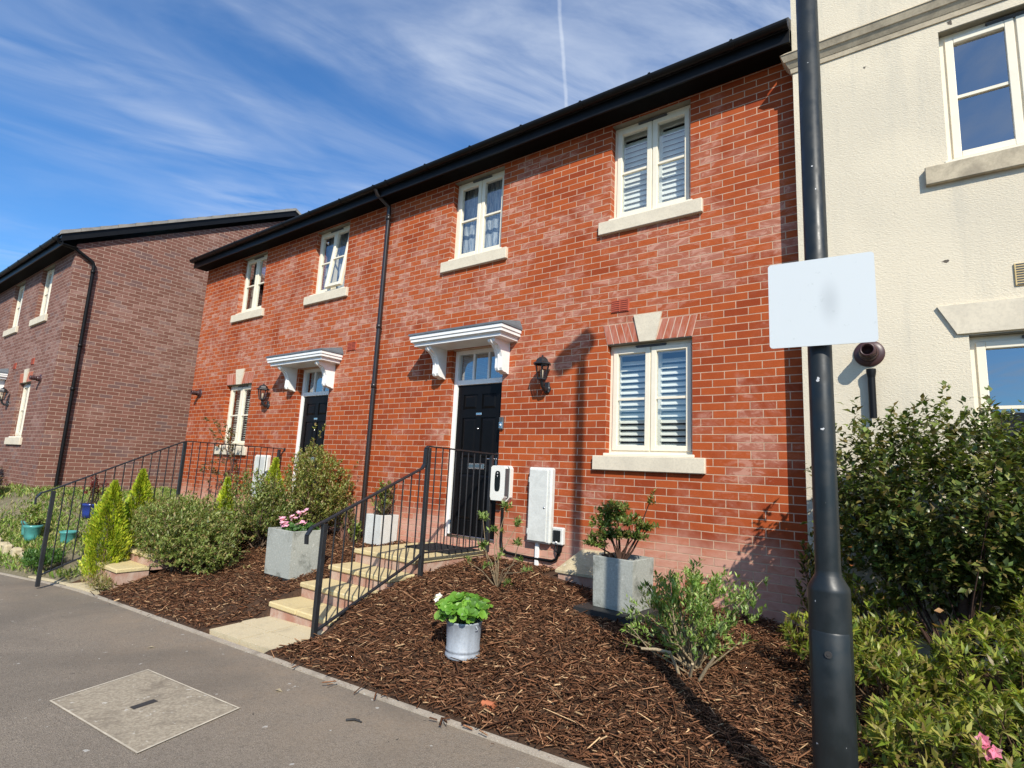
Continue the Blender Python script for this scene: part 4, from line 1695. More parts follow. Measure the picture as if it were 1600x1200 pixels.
def make_shrub(name, label, cat, base, radii, ch, ntw, nl, L, W, cols, stem=(.10, .07, .045), group=None, seed=1, amp=.35, span=.16,
               mat='leaf', lower=-.45, inner=.30, fol='foliage', out=.8, up=.35, stray=.0, nstem=14):
    """leafy shrub: twigs fill a lumpy envelope, leaves sit along the twig ends"""
    base = np.array(base, float)
    root = empty(name, base, label, cat, group)
    d = unit(ntw * 3)
    d = d[d[:, 2] > lower][:ntw]
    k = len(d)
    rr = (RNG.uniform(inner, 1, k) ** .45) * lumpy(d, seed, amp)
    if stray:
        sel = RNG.random(k) < stray
        rr = np.where(sel, rr * RNG.uniform(1.05, 1.35, k), rr)
    ctr = base + np.array([0, 0, ch])
    tip = ctr + d * rr[:, None] * np.array(radii)
    tip[:, 2] = np.maximum(tip[:, 2], base[2] + .03)
    dirn = tip - (base + np.array([0, 0, ch * .45]))
    dirn /= np.linalg.norm(dirn, axis=1, keepdims=True)
    dirn = dirn + RNG.normal(size=dirn.shape) * .28 + np.array([0, 0, .22])
    dirn /= np.linalg.norm(dirn, axis=1, keepdims=True)
    parts = [twig_leaves(tip, dirn, nl, span, L, W, cols, out, up)]
    paths = []
    for i in RNG.permutation(k)[:nstem * 3]:
        a = base + np.array([*(RNG.normal(size=2) * .04), -.02])
        m1 = a + (tip[i] - a) * .5 + RNG.normal(size=3) * .04 + np.array([0, 0, .03])
        r0 = .012 if i % 3 == 0 else .007
        paths.append(([tuple(a), tuple(m1), tuple(tip[i])], [r0, r0 * .7, .002]))
    stems_object('stems', paths, stem, root)
    tri_object(fol, parts, mat, root)
    return root


def flowers(name, centers, r, petal_cols, parent, n=5, face=(0, -.6, .8)):
    """five-petalled blooms"""
    parts = []
    fdir = np.array(face, float)
    for c in centers:
        f = fdir + RNG.normal(size=3) * .35
        f /= np.linalg.norm(f)
        a = np.cross(f, [0.3, .1, 1])
        a /= np.linalg.norm(a)
        b = np.cross(f, a)
        t = np.arange(n) * 2 * np.pi / n + RNG.uniform(0, 6)
        D = np.cos(t)[:, None] * a + np.sin(t)[:, None] * b + f * .35
        P = np.repeat(np.array(c, float)[None], n, 0)
        parts.append(leaf_arrays(P, D, np.repeat(f[None], n, 0), np.full(n, r), np.full(n, r * .95), tints(n, petal_cols, .1), .1))
    return tri_object(name, parts, 'petal', parent)


def gz(x, y):
    return float(zg(x, y))


def at_img(u, v, y=None):
    pass


OLIVE = [(.085, .115, .035), (.11, .14, .05), (.15, .165, .07), (.06, .085, .025), (.19, .19, .09)]
DUSTY = [(.18, .23, .06), (.25, .28, .085), (.13, .17, .042), (.32, .32, .12), (.27, .19, .085), (.21, .27, .06)]
GOLD = [(.42, .46, .03), (.33, .40, .025), (.22, .31, .02), (.50, .50, .05)]
DEEP = [(.040, .072, .020), (.055, .095, .024), (.085, .13, .032), (.030, .052, .014), (.11, .15, .045)]
AZAL = [(.17, .22, .028), (.23, .27, .035), (.29, .31, .045), (.10, .14, .022), (.33, .30, .07), (.24, .19, .06)]


# bark chips: many thin splinters lying on the beds
def bark(name, label, xa, xb, n, holes, seed):
    r = np.random.default_rng(seed)
    x = r.uniform(xa, xb, n)
    y = r.uniform(-2.92, -.01, n)
    keep = np.ones(n, bool)
    for hx0, hx1, hy0, hy1 in holes:
        keep &= ~((x > hx0) & (x < hx1) & (y > hy0) & (y < hy1))
    keep &= (y > yedge(x) + .012 * (1 + r.normal(size=n))) | ((y > yedge(x) - .16 * r.random(n) ** 2) & (r.random(n) < .05))
    x, y = x[keep], y[keep]
    n = len(x)
    L = np.exp(r.normal(math.log(.025), .62, n))
    W = np.clip(L * r.uniform(.12, .35, n), .003, .014)
    T = W * r.uniform(.3, .7, n)
    th = r.uniform(0, 2 * np.pi, n)
    tilt = np.clip(r.normal(0, .26, n), -.5, .5)
    D = np.stack([np.cos(th) * np.cos(tilt), np.sin(th) * np.cos(tilt), np.sin(tilt)], 1)
    Sd = np.stack([-np.sin(th), np.cos(th), r.normal(0, .35, n)], 1)
    Sd /= np.linalg.norm(Sd, axis=1, keepdims=True)
    U = np.cross(D, Sd)
    c = np.stack([x, y, zg(x, y) + .003 + r.uniform(0, .016, n) + np.abs(np.sin(tilt)) * L * .35], 1)
    tw = r.uniform(.35, 1.0, n)[:, None]
    h = D * L[:, None] / 2
    s = Sd * W[:, None] / 2
    u = U * T[:, None]
    V = np.stack([c - h - s * tw, c - h + s * tw, c - h * .8 + u, c + h - s, c + h + s * tw, c + h * .8 + u], 1).reshape(-1, 3)
    base = (np.arange(n) * 6)[:, None]
    q = np.concatenate([base + np.array([[0, 3, 5, 2]]), base + np.array([[1, 2, 5, 4]]), base + np.array([[0, 1, 4, 3]])], 1).reshape(-1, 4)
    pal = np.array([(.120, .052, .025), (.085, .035, .016), (.17, .080, .040), (.050, .021, .010), (.24, .13, .068), (.40, .26, .14)])
    t = pal[r.choice(6, n, p=[.27, .23, .22, .12, .12, .04])] * r.uniform(1.0, 2.35, (n, 1))
    o = raw_mesh(name, V, q.ravel(), np.arange(len(q)) * 4, np.full(len(q), 4), 'bark', None, np.repeat(t, 6, 0))
    return setp(o, label, 'bark mulch', kind='stuff')


steps_hole = (-2.50, -1.50, -2.20, 0)
path_hole = (-2.53, -1.43, -2.8, -2.1)
bark('bark_mulch', 'dark brown bark mulch spread over the bed right of the steps', -1.52, 2.6, 62000, [steps_hole, path_hole, (-.55, .36, -.33, 0), (.26, .84, -.97, -.39)], 3)
bark('bark_mulch', 'dark brown bark mulch in the bed left of the steps below the shrubs', -5.0, -2.5, 26000, [steps_hole, path_hole], 4)


# --- planters and pots
def box_planter(cx, cy, w, d, z0, h, rot, label, mat='planter', group=None, taper=.97, tray=None, wall=.028):
    g = empty('planter', (cx, cy, z0), label, 'planter', group)
    R = Matrix.Rotation(rot, 4, 'Z')

    def ring(s, z):
        return [tuple(Vector((cx, cy, z)) + (R @ Vector((sx * w / 2 * s, sy * d / 2 * s, 0)))) for sx, sy in ((-1, -1), (1, -1), (1, 1), (-1, 1))]
    b = MB()
    i = 1 - 2 * wall / w
    V = ring(taper, z0) + ring(1, z0 + h - .004) + ring(.985, z0 + h) + ring(i, z0 + h) + ring(i, z0 + h - .08)
    F = [(3, 2, 1, 0)]
    for a in range(4):
        for k in range(4):
            k2 = (k + 1) % 4
            F.append((a * 4 + k, a * 4 + k2, a * 4 + 4 + k2, a * 4 + 4 + k))
    b.add(V, F)
    b.build('tub', mat, g)
    s = MB()
    s.add(ring(i * .999, z0 + h - .06), [(0, 1, 2, 3)])
    s.build('compost', 'soil', g)
    if tray:
        t = MB()
        q = [tuple(Vector((cx + tray[2], cy + tray[3], z)) + (R @ Vector((sx * tray[0] / 2, sy * tray[1] / 2, 0)))) for z in (z0 - .06, z0 - .003) for sx, sy in ((-1, -1), (1, -1), (1, 1), (-1, 1))]
        t.add(q, [(4, 5, 6, 7), (0, 1, 5, 4), (1, 2, 6, 5), (2, 3, 7, 6), (3, 0, 4, 7)])
        t.build('tray', 'tray', g)
    return g


PLg = 'square grey stone effect planters'
zA = gz(-3.12, -1.5) - .02
box_planter(-3.12, -1.50, .50, .44, zA, .50, .0, 'square grey planter of pink flowers left of the steps', group=PLg, tray=(.48, .42, 0, 0))
zB = gz(.5, -.75) + .045
box_planter(.55, -.67, .385, .385, zB, .42, -.06, 'square grey planter holding a bonsai like azalea below the shuttered window', group=PLg, tray=(.56, .58, -.02, -.03))
zC = gz(-3.2, -.2)
box_planter(-3.20, -.20, .32, .30, zC, .38, .0, 'white square planter against the wall left of the nearer steps', mat='white_plastic')

# bucket with pelargonium
BX, BY = -.02, -2.10
zBk = gz(BX, BY) - .01
bu = empty('bucket', (BX, BY, zBk), 'galvanised metal bucket of bright green leaves standing on the mulch', 'bucket')
b = MB()
b.lathe(BX, BY, [(0, zBk), (.124, zBk), (.128, zBk + .012), (.126, zBk + .03), (.120, zBk + .034), (.120, zBk + .045), (.124, zBk + .05), (.124, zBk + .062), (.119, zBk + .067),
                 (.128, zBk + .235), (.132, zBk + .24), (.132, zBk + .25), (.127, zBk + .252), (.124, zBk + .245), (.115, zBk + .19), (0, zBk + .19)], 36)
b.build('pail', 'zinc', bu)
b = MB()
for s in (-1, 1):
    b.tube([(BX + s * .128, BY - .02, zBk + .20), (BX + s * .145, BY - .02, zBk + .215), (BX + s * .128, BY - .02, zBk + .23)], .006, 6)
b.build('handle_lug', 'zinc', bu)


def round_leaves(root, ctr, n, rx, rz, L, cols, seed=0, low=-.2):
    """scalloped round pelargonium leaves on stalks"""
    r = np.random.default_rng(seed)
    V, F, T, paths = [], [], [], []
    m = 9
    for i in range(n):
        d = r.normal(size=3)
        d /= np.linalg.norm(d)
        if d[2] < low:
            d[2] = -d[2]
        rr = r.uniform(.35, 1) ** .5
        p = np.array(ctr) + d * np.array([rx, rx, rz]) * rr
        nrm = d * .9 + np.array([.1, -.25, .75]) + r.normal(size=3) * .3
        nrm /= np.linalg.norm(nrm)
        a = np.cross(nrm, r.normal(size=3))
        a /= np.linalg.norm(a)
        b_ = np.cross(nrm, a)
        s = L * r.uniform(.6, 1.15)
        o = len(V)
        V.append(p - nrm * s * .12)
        for k in range(m * 2):
            t = .25 + (2 * math.pi - .5) * k / (m * 2 - 1)
            q = s * .5 * (1.0 if k % 2 else .90)
            V.append(p + (a * math.cos(t) + b_ * math.sin(t)) * q + nrm * s * (.07 + .05 * math.sin(3 * t)))
        for k in range(m * 2 - 1):
            F.append((o, o + 1 + k, o + 2 + k))
        c = np.array(cols[r.integers(len(cols))]) * r.uniform(.8, 1.25)
        T += [c * .8] + [c] * (m * 2)
        paths.append(([tuple(np.array(ctr) - np.array([0, 0, rz * .8]) + r.normal(size=3) * .02), tuple(p - nrm * s * .1)], [.004, .003]))
    V, F, T = np.array(V), np.array(F), np.clip(np.array(T), 0, 1)
    stems_object('stems', paths, (.12, .16, .05), root)
    return raw_mesh('foliage', V, F.ravel(), np.arange(len(F)) * 3, np.full(len(F), 3), 'leaf', root, T)


pg = empty('pelargonium', (BX, BY, zBk + .2), 'lime green pelargonium with one white bloom filling the metal bucket', 'potted plant')
round_leaves(pg, (BX, BY - .01, zBk + .30), 150, .205, .135, .085, [(.13, .29, .03), (.18, .36, .04), (.08, .19, .02), (.24, .41, .07)], 5)
bx = (BX - .255, BY - .02, zBk + .36)
stems_object('bloom_stalk', [([(BX - .05, BY, zBk + .3), (BX - .17, BY - .01, zBk + .29), bx], [.004, .003, .003])], (.2, .22, .08), pg)
flowers('bloom', [tuple(np.array(bx) + unit(1)[0] * .018) for _ in range(8)], .026, [(.85, .83, .78)], pg)

# pink flowers in the left planter
pk = empty('pink_geranium', (-3.12, -1.5, zA + .45), 'pink flowering geranium in the square planter left of the steps', 'potted plant')
round_leaves(pk, (-3.08, -1.49, zA + .50), 150, .20, .09, .055, [(.045, .11, .02), (.065, .15, .028), (.09, .19, .035)], 6, 0.0)
fl = []
for c0 in ((-3.22, -1.62, zA + .61), (-3.16, -1.56, zA + .63), (-3.10, -1.52, zA + .655), (-3.05, -1.47, zA + .68), (-3.17, -1.66, zA + .575), (-3.29, -1.63, zA + .60), (-2.93, -1.58, zA + .585), (-3.09, -1.69, zA + .54)):
    for _ in range(4):
        fl.append(tuple(np.array(c0) + RNG.normal(size=3) * .017))
flowers('bloom', fl, .034, [(.80, .42, .55), (.86, .55, .66), (.72, .30, .45)], pk)

# azalea in the right planter: sparse twisted branches with tufts
AZ = (.52, -.67, zB + .37)
az = empty('azalea', AZ, 'small open branched azalea growing in the grey planter under the window', 'potted plant')
tips, dirs, paths = [], [], []
trunk = np.array(AZ)
limbs = [(-.12, -.08, .20), (-.14, .02, .40), (-.16, -.05, .30), (-.05, .02, .46), (.10, -.05, .34), (.20, .05, .30), (-.21, -.06, .12), (.12, .0, .22), (-.10, .05, .36), (.24, .05, .52), (-.02, -.06, .22)]
rr_ = np.random.default_rng(8)
for l in limbs:
    e = trunk + np.array(l)
    m1 = trunk + np.array(l) * .5 + rr_.normal(size=3) * .03
    paths.append(([tuple(trunk - np.array([0, 0, .04])), tuple(m1), tuple(e)], [.013, .009, .004]))
    nt = 6 if l[2] > .5 else 34
    for _ in range(nt):
        d = rr_.normal(size=3)
        d[2] = abs(d[2]) * .7
        d /= np.linalg.norm(d)
        t = e + d * rr_.uniform(.03, .135) * np.array([1.15, 1.15, .8])
        tips.append(t)
        dirs.append(d)
        if rr_.random() < .4:
            paths.append(([tuple(e), tuple(t)], [.003, .0015]))
stems_object('stems', paths, (.075, .04, .028), az)
tri_object('foliage', [twig_leaves(np.array(tips), np.array(dirs), 13, .05, .038, .017, [(.10, .16, .03), (.16, .22, .05), (.24, .28, .08), (.07, .11, .025), (.20, .15, .05)], .85, .3)], 'leaf', az)

# plant in the white pot
make_shrub('pot_plant', 'leggy yellow green shrub growing in the white planter by the wall', 'potted plant', (-3.20, -.20, zC + .34), (.20, .16, .34), .30, 46, 11, .06, .026,
           [(.16, .21, .04), (.24, .27, .07), (.12, .15, .04), (.30, .22, .09)], seed=12, amp=.5, inner=.15, lower=-.9)
make_shrub('seedling', 'low yellowish seedling in the mulch left of the white planter', 'plant', (-3.62, -.28, gz(-3.62, -.28)), (.13, .11, .13), .14, 18, 9, .06, .028,
           [(.26, .30, .06), (.18, .24, .05)], seed=13, nstem=4)

# --- golden conifers
def conifer(x, y, h, r, label, seed):
    z0 = gz(x, y)
    g = empty('golden_conifer', (x, y, z0), label, 'conifer', 'golden dwarf conifers')
    rr = np.random.default_rng(seed)
    n = int(11000 * h * r / .25)
    s = rr.uniform(0, 1, n) ** .8
    th = rr.uniform(0, 2 * np.pi, n)
    lob = 1 + .24 * np.sin(th * 3 + s * 7 + seed) + .13 * np.sin(th * 7 - s * 15)
    prof = np.where(s < .28, .72 + .28 * np.sin(s / .28 * np.pi / 2), np.clip(1 - ((s - .28) / .72) ** 1.75, 0, 1))
    rad = r * prof * lob * rr.uniform(.55, 1.06, n)
    P = np.stack([x + rad * np.cos(th), y + rad * np.sin(th), z0 + .03 + s * h * (1 + .0 * s)], 1)
    D = np.stack([np.cos(th) * .42, np.sin(th) * .42, np.full(n, .85)], 1) + rr.normal(size=(n, 3)) * .22
    N = np.stack([np.cos(th + 1.57), np.sin(th + 1.57), np.zeros(n)], 1) + rr.normal(size=(n, 3)) * .4
    L = rr.uniform(.022, .058, n)
    tint = tints(n, GOLD, .2)
    clump = .70 + .45 * (np.sin(th * 5 + s * 19 + seed) > 0) * rr.uniform(.6, 1, n)
    tri = leaf_arrays(P, D, N, L, L * .34, np.clip(tint * clump[:, None], 0, 1))
    stems_object('trunk', [([(x, y, z0 - .05), (x, y, z0 + h * .85)], [.03, .008])], (.12, .08, .05), g)
    tri_object('crown', [tri], 'leaf', g)


# placed where the shrubs stand in the garden of the farther door
conifer(-5.62, -2.55, 1.16, .21, 'tallest lime yellow conifer at the garden corner by the pavement', 2)
conifer(-5.86, -2.16, 1.20, .19, 'lime yellow conifer rising right behind the tallest one', 5)
conifer(-4.95, -1.45, .95, .12, 'lime yellow conifer tip poking out between the hebe and the railing', 9)
conifer(-4.88, -.82, 1.10, .15, 'slim lime yellow conifer tip in front of the far meter box', 14)

# --- hebe shrubs
HG = 'dusty green hebe shrubs'
make_shrub('hebe_shrub', 'broad sprawling dusty green hebe with bare twiggy skirts beside the tall conifer', 'shrub', (-4.84, -1.98, gz(-4.84, -1.98)), (1.40, .60, .60), .42, 1700, 15, .044, .017, DUSTY,
           stem=(.16, .11, .075), group=HG, seed=21, amp=.34, span=.13, lower=-.8, inner=.2, nstem=30, stray=.08)
make_shrub('hebe_shrub', 'rounded hebe left of the farther door between two conifers', 'shrub', (-4.60, -1.08, gz(-4.6, -1.08)), (.66, .50, .62), .46, 700, 15, .044, .017, DUSTY,
           stem=(.16, .11, .075), group=HG, seed=22, amp=.4, span=.13, lower=-.7, inner=.2, nstem=16, stray=.05)
make_shrub('hebe_shrub', 'tall bushy hebe hiding the foot of the farther black door', 'shrub', (-4.30, -.52, gz(-4.3, -.52)), (.62, .46, .74), .66, 900, 15, .044, .018, [(q[0] * 1.15, q[1] * 1.02, q[2]) for q in DUSTY],
           stem=(.16, .10, .07), group=HG, seed=23, amp=.33, span=.12, lower=-.8, inner=.2, nstem=24, stray=.05)
make_shrub('hebe_shrub', 'small straggly reddish hebe by the black downpipe', 'shrub', (-3.86, -.25, gz(-3.86, -.25)), (.17, .14, .26), .32, 70, 12, .04, .017,
           [(.20, .14, .06), (.16, .18, .06), (.28, .24, .09)], stem=(.2, .10, .07), group=HG, seed=24, amp=.5, span=.1, lower=-.8, nstem=8)

# climbing rose at the far window
rw = empty('climbing_rose', (-7.3, -.22, -1.05), 'sparse climbing rose reaching up to the far left ground floor window', 'climber')
paths, tips, dirs = [], [], []
rr_ = np.random.default_rng(31)
for i in range(9):
    x0, y0 = -7.25 + rr_.normal() * .12, -.25 + rr_.normal() * .05
    e = np.array([x0 + rr_.uniform(-1.0, .35), y0 - rr_.uniform(0, .15), rr_.uniform(-.35, .55)])
    mid = np.array([(x0 + e[0]) / 2 + .12, y0, (e[2] - 1.05) / 2 + .15])
    paths.append(([(x0, y0, -1.08), tuple(mid), tuple(e)], [.009, .007, .003]))
    for _ in range(6):
        s = rr_.uniform(.35, 1)
        t = mid + (e - mid) * s + rr_.normal(size=3) * .06
        tips.append(t)
        d = rr_.normal(size=3)
        dirs.append(d / np.linalg.norm(d))
for e in ((-8.05, -.30, .62), (-7.85, -.3, .50), (-7.75, -.28, .38)):
    for _ in range(5):
        tips.append(np.array(e) + rr_.normal(size=3) * .07)
        d = rr_.normal(size=3)
        dirs.append(d / np.linalg.norm(d))
    paths.append(([(-7.4, -.25, -.1), (-7.6, -.28, .3), e], [.006, .005, .003]))
stems_object('stems', paths, (.15, .08, .05), rw)
tri_object('foliage', [twig_leaves(np.array(tips), np.array(dirs), 9, .08, .05, .03, [(.09, .11, .035), (.16, .13, .05), (.20, .10, .06)], .9, .1)], 'leaf', rw)

# --- the twiggy plant beside the railing
tw = empty('twiggy_shrub', (-.62, -.95, gz(-.62, -.95)), 'pruned bare twigged shrub with leaf tufts between the railing and the bucket', 'shrub')
zt_ = gz(-.62, -.95)
paths, tips, dirs = [], [], []
rr_ = np.random.default_rng(41)
ends = [(-.30, .10, .62), (-.10, .05, .52), (-.20, 0, .36), (.02, -.02, .30), (.30, -.05, .30), (.40, -.1, .22), (-.38, 0, .20), (.16, .1, .42), (-.05, -.12, .22), (.22, -.15, .10), (-.02, .12, .74), (.10, .15, .60)]
for e in ends:
    b0 = np.array([-.62, -.95, zt_])
    E_ = b0 + np.array(e)
    m1 = b0 + np.array(e) * .45 + rr_.normal(size=3) * .05
    paths.append(([tuple(b0), tuple(m1), tuple(E_)], [.007, .005, .003]))
    for _ in range(10 if e[2] > .3 else 3):
        d = rr_.normal(size=3)
        d[2] = abs(d[2])
        d /= np.linalg.norm(d)
        tips.append(E_ + d * rr_.uniform(.02, .07))
        dirs.append(d)
stems_object('stems', paths, (.27, .20, .12), tw)
tri_object('foliage', [twig_leaves(np.array(tips), np.array(dirs), 8, .06, .05, .017, [(.13, .20, .045), (.22, .30, .08), (.10, .15, .04), (.30, .34, .12)], .85, .3)], 'leaf', tw)

# --- lavender-like shrub in front of the right planter
LX, LY = 1.42, -1.45
make_shrub('sage_shrub', 'upright twiggy grey green sage shrub with woody base beside the grey planter', 'shrub', (LX, LY, gz(LX, LY)), (.56, .40, .50), .42, 190, 20, .040, .0125,
           [(.22, .32, .07), (.30, .40, .11), (.16, .24, .05), (.38, .44, .17), (.13, .21, .04)], stem=(.30, .23, .14), seed=51, amp=.5, span=.15, lower=-.75, inner=.15, nstem=11, up=.45, stray=.15)
sg = bpy.data.objects['sage_shrub']
tips = [(LX - .02, LY + .12, -.62), (LX + .40, LY + .25, -.70), (LX + .34, LY + .20, -.82), (LX - .32, LY + .02, -.80), (LX - .40, LY - .1, -.95), (LX + .10, LY, -.74), (LX - .15, LY, -.72), (LX + .25, LY - .2, -.95)]
paths, T_, D_ = [], [], []
for t in tips:
    t = np.array(t)
    b0 = np.array([LX, LY, gz(LX, LY)])
    paths.append(([tuple(b0), tuple((b0 + t) / 2 + np.array([0, 0, .05])), tuple(t)], [.010, .006, .003]))
    for k in range(9):
        T_.append(t - (t - b0) * .06 * k + RNG.normal(size=3) * .012)
        D_.append([0, 0, 1.0])
stems_object('shoots', paths, (.30, .24, .15), sg)
tri_object('shoot_leaves', [twig_leaves(np.array(T_), np.array(D_), 9, .05, .052, .014, [(.11, .18, .05), (.17, .25, .08), (.08, .13, .035)], .75, .45)], 'leaf', sg)
cut = MB()
for a, b_ in (((LX - .02, LY - .16, 0.0), (LX - .06, LY - .24, .16)), ((LX - .05, LY - .235, .155), (LX - .24, LY - .26, .15)), ((LX + .10, LY - .16, .0), (LX + .22, LY - .22, .20)), ((LX + .05, LY - .18, .0), (LX + .10, LY - .27, .14))):
    p0, p1 = Vector((a[0], a[1], gz(a[0], a[1]) + a[2])), Vector((b_[0], b_[1], gz(b_[0], b_[1]) + b_[2]))
    cut.tube([p0, (p0 + p1) / 2 + Vector((0, 0, .008)), p1], [.011, .010, .009], 8)
o = cut.build('cut_branch', 'twig', sg)
a = o.data.color_attributes.new('tint', 'FLOAT_COLOR', 'POINT')
a.data.foreach_set('color', np.tile(np.array([.45, .35, .22, 1], np.float32), len(cut.v)))

# --- the big bush on the right with its trunk
TX, TY = 2.86, -.70
tz = gz(TX, TY)
DEEP = [(.075, .108, .024), (.10, .14, .030), (.14, .17, .04), (.05, .075, .018), (.18, .19, .055), (.15, .12, .04)]
make_shrub('large_bush', 'large dark green leafy bush on a short trunk in front of the cream house', 'bush', (TX, TY, tz), (.97, .60, .76), 1.10, 1650, 14, .050, .027, DEEP,
           stem=(.07, .04, .03), seed=61, amp=.26, span=.18, mat='gloss_leaf', lower=-.97, inner=.16, out=.85, up=.05, stray=.10, nstem=9)
bsh = bpy.data.objects['large_bush']
stems_object('trunk', [([(TX - .02, TY, tz - .05), (TX, TY, tz + .25), (TX + .03, TY, tz + .55)], [.055, .045, .035]),
                       ([(TX, TY, tz + .28), (TX - .2, TY, tz + .6)], [.03, .015]), ([(TX, TY, tz + .3), (TX + .22, TY - .05, tz + .65)], [.03, .015])], (.13, .075, .055), bsh)
# stray rust coloured leaves
P_ = np.array([TX, TY, tz + .85]) + unit(60) * np.array([.74, .44, .52])
tri_object('dying_leaves', [leaf_arrays(P_, unit(60), unit(60), np.full(60, .05), np.full(60, .03), tints(60, [(.45, .15, .05), (.5, .3, .12)]))], 'leaf', bsh)

# yellowing shrub hugging the brick corner behind the column
make_shrub('spirea_shrub', 'straggly olive and yellow shrub at the corner where red brick meets cream wall', 'shrub', (2.06, -.42, gz(2.06, -.42)), (.24, .20, .58), .46, 90, 14, .050, .020,
           [(.10, .12, .03), (.16, .16, .04), (.30, .25, .07), (.07, .09, .025)], seed=71, amp=.55, span=.12, lower=-.9, inner=.2, nstem=12)

# --- low azaleas in the right foreground
AG = 'low azalea bushes in the right foreground bed'
spots = [(2.66, -2.30, .30, .34, 'low azalea nearest the foot of the lamp column'), (3.02, -2.20, .38, .36, 'front azalea carrying a pink flower at the lower right corner'),
         (2.50, -1.62, .34, .34, 'azalea mound between the lamp column and the trunk of the large bush'), (3.00, -1.50, .42, .42, 'bright azalea mound in the middle of the right bed'),
         (3.45, -1.05, .42, .55, 'azalea at the right edge below the cream wall'), (3.42, -1.85, .42, .42, 'azalea at the right edge of the picture, in front'),
         (2.20, -1.10, .30, .30, 'small dim azalea directly behind the lamp column'),
         (2.42, -.62, .36, .42, 'azalea in the shade under the left side of the large bush'), (3.20, -.55, .40, .60, 'azalea between the large bush trunk and the cream wall')]
for i, (x, y, r, h, lab) in enumerate(spots):
    z0 = gz(x, y)
    make_shrub('azalea_bush', lab, 'shrub', (x, y, z0), (r, r, h * .75), h * .72, int(150 * (r / .4) ** 2), 17, .056, .0155, AZAL, stem=(.14, .09, .05), group=AG, seed=80 + i, amp=.3,
               span=.075, lower=-.3, inner=.35, out=.9, up=.25, nstem=10)
fb = [o for o in COL.objects if o.get('label', '').startswith('front azalea')][0]
flowers('bloom', [(2.878, -2.47, -.985), (2.905, -2.475, -1.005), (2.852, -2.465, -1.01), (2.885, -2.47, -1.02), (2.87, -2.475, -.97)], .026, [(.85, .25, .38), (.80, .35, .45)], fb)

# --- the garden in front of the plum house
GS = [(.17, .26, .045), (.25, .33, .07), (.32, .34, .10), (.38, .34, .15), (.12, .20, .03)]
n = 42000
r_ = np.random.default_rng(91)
x = r_.uniform(-12.5, -6.1, n)
y = r_.uniform(-3.6, .3, n)
den = np.sin(x * 1.7 + 1) * np.sin(y * 3.1) + r_.uniform(-.6, 1.1, n)
keep = (y > yedge(x) + .05) & (den > .15)
x, y = x[keep], y[keep]
n = len(x)
P_ = np.stack([x, y, zg(x, y)], 1)
D_ = np.stack([r_.normal(0, .5, n), r_.normal(0, .5, n), np.ones(n)], 1)
L_ = r_.uniform(.04, .12, n)
V, F, T = leaf_arrays(P_, D_, r_.normal(size=(n, 3)), L_, L_ * r_.uniform(.10, .3, n), tints(n, GS), .5)
o = tri_object('grass_weeds', [(V, F, T)], 'leaf', None)
setp(o, 'rough grass and weeds on the bank at the left edge', 'grass', kind='stuff')
make_shrub('weed_clump', 'dark green weed clump at the foot of the far left railing', 'plant', (-7.15, -2.75, gz(-7.15, -2.75)), (.55, .30, .16), .13, 170, 14, .06, .016,
           [(.05, .12, .022), (.08, .17, .03), (.11, .20, .05)], seed=95, amp=.4, span=.1, nstem=3)
make_shrub('brown_shrub', 'dead looking brown shrub against the plum brick front at the left edge', 'shrub', (-11.6, -2.75, -1.05), (.75, .4, .40), .35, 260, 10, .055, .022,
           [(.13, .07, .05), (.18, .10, .07), (.10, .06, .05), (.20, .15, .08)], seed=96, amp=.4, span=.12)
make_shrub('evergreen_shrub', 'small clipped dark green shrub at the left edge below the plum house window', 'shrub', (-13.3, -2.45, -.95), (.42, .3, .34), .45, 200, 12, .06, .026,
           [(.04, .09, .02), (.07, .13, .03)], seed=97, amp=.2, span=.12)
RED = [(.20, .03, .03), (.28, .05, .04), (.12, .03, .025)]


def glazed_pot(x, y, z, r, h, mat, label, group, plant=None):
    g = empty('plant_pot', (x, y, z), label, 'plant pot', group)
    b = MB()
    b.lathe(x, y, [(0, z), (r * .74, z), (r * .80, z + h * .3), (r * .93, z + h * .82), (r * 1.02, z + h * .86), (r * 1.04, z + h), (r * .92, z + h), (r * .90, z + h * .85), (0, z + h * .84)], 24)
    b.build('pot', mat, g)
    b = MB()
    b.lathe(x, y, [(r * .905, z + h * .852), (0, z + h * .856)], 24)
    b.build('compost', 'soil', g)
    if plant:
        make_shrub('potted_shrub', plant[0], 'potted plant', (x, y, z + h * .85), (r * 1.1, r * 1.1, plant[1] * .5), plant[1] * .5, 26, 10, .06, .022, plant[2], seed=int(abs(x) * 10), span=.1, nstem=4, amp=.5)


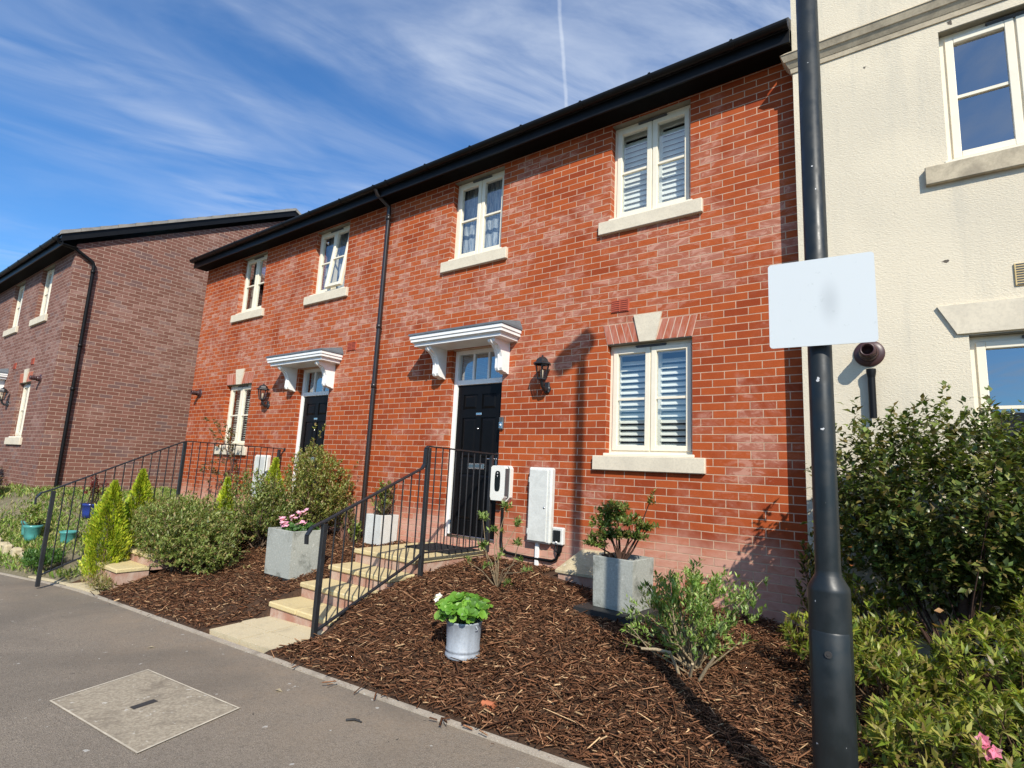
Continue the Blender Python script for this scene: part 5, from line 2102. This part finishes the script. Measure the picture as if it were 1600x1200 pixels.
PG = 'glazed pots on the left bank'
glazed_pot(-8.85, -2.55, gz(-8.85, -2.55), .115, .25, 'teal', 'teal glazed pot at the far left, behind its twin', PG, ('small green plant in the rear teal pot', .35, GS))
glazed_pot(-8.62, -2.56, gz(-8.62, -2.56), .120, .25, 'teal', 'teal glazed pot standing in front of its twin left of the railing', PG, ('sprawling weed in the front teal pot', .2, GS))
glazed_pot(-8.05, -2.25, gz(-8.05, -2.25), .115, .19, 'teal', 'pale teal pot seen through the far left railing', PG)
glazed_pot(-8.95, -1.72, gz(-8.95, -1.72), .16, .24, 'blue', 'royal blue pot with a red leaved plant behind the railing', PG, ('dark red leaved plant in the royal blue pot', .55, RED))
st_ = MB()
r_ = random.Random(5)
for k in range(9):
    x = -7.5 - k * .23
    y = -2.70 - .035 * k + r_.uniform(-.03, .03)
    z = gz(x, y)
    s = MB()
    w_, d_, h_ = r_.uniform(.16, .22), r_.uniform(.10, .15), r_.uniform(.09, .14)
    s.box(x - w_ / 2, x + w_ / 2, y - d_ / 2, y + d_ / 2, z - .03, z + h_, .03)
    o = s.build('edging_stone', 'cowl')
    setp(o, 'pale edging stone laid in a row below the teal pots on the left bank', 'stone', 'pale edging stones on the left bank')

# odds and ends on the ground
r_ = np.random.default_rng(77)
b = MB()
b.tube([(.55, -2.55, gz(.55, -2.55) + .005), (.63, -2.55, gz(.63, -2.55) + .006)], .028, 8)
setp(b.build('terracotta_shard', 'orange'), 'curved orange terracotta shard lying in the mulch near the pavement edge', 'shard')

# dropped twig and a few dry leaves on the tarmac
tws = MB()
tws.tube([(.02, -3.13, pvz(.02) + .006), (.06, -3.10, pvz(.06) + .012), (.11, -3.09, pvz(.11) + .005)], [.007, .006, .004], 6)
tws.tube([(.06, -3.10, pvz(.06) + .010), (.075, -3.075, pvz(.075) + .006)], [.004, .002], 5)
setp(tws.build('fallen_twig', 'tray'), 'short dark twig dropped on the tarmac right of the manhole cover', 'twig')
for i, (x, y, lab) in enumerate(((-.72, -3.12, 'dry pale leaf on the tarmac between the manhole cover and the garden edge'),
                                 (-2.35, -3.25, 'dry pale leaf on the tarmac left of the manhole cover, under the left bed'))):
    o = raw_mesh('fallen_leaf', *(lambda q: (q[0], q[1].ravel(), np.arange(len(q[1])) * 3, np.full(len(q[1]), 3)))(
        leaf_arrays(np.array([[x, y, pvz(x) + .008]]), np.array([[1.0, .25 + i, .04]]), np.array([[0, 0, 1.0]]), np.array([.06]), np.array([.03]), np.array([[.5, .42, .3]]), .25)),
        'leaf', None, np.tile([[.5, .42, .3]], (5, 1)))
    setp(o, lab, 'leaf')

make_shrub('dry_weeds', 'straw coloured dry weeds around the foot of the tallest conifer', 'plant', (-5.25, -2.66, gz(-5.25, -2.66)), (.50, .16, .12), .06, 90, 12, .05, .010,
           [(.36, .28, .14), (.28, .20, .10), (.22, .26, .06), (.42, .35, .2)], seed=101, amp=.5, span=.1, nstem=3)
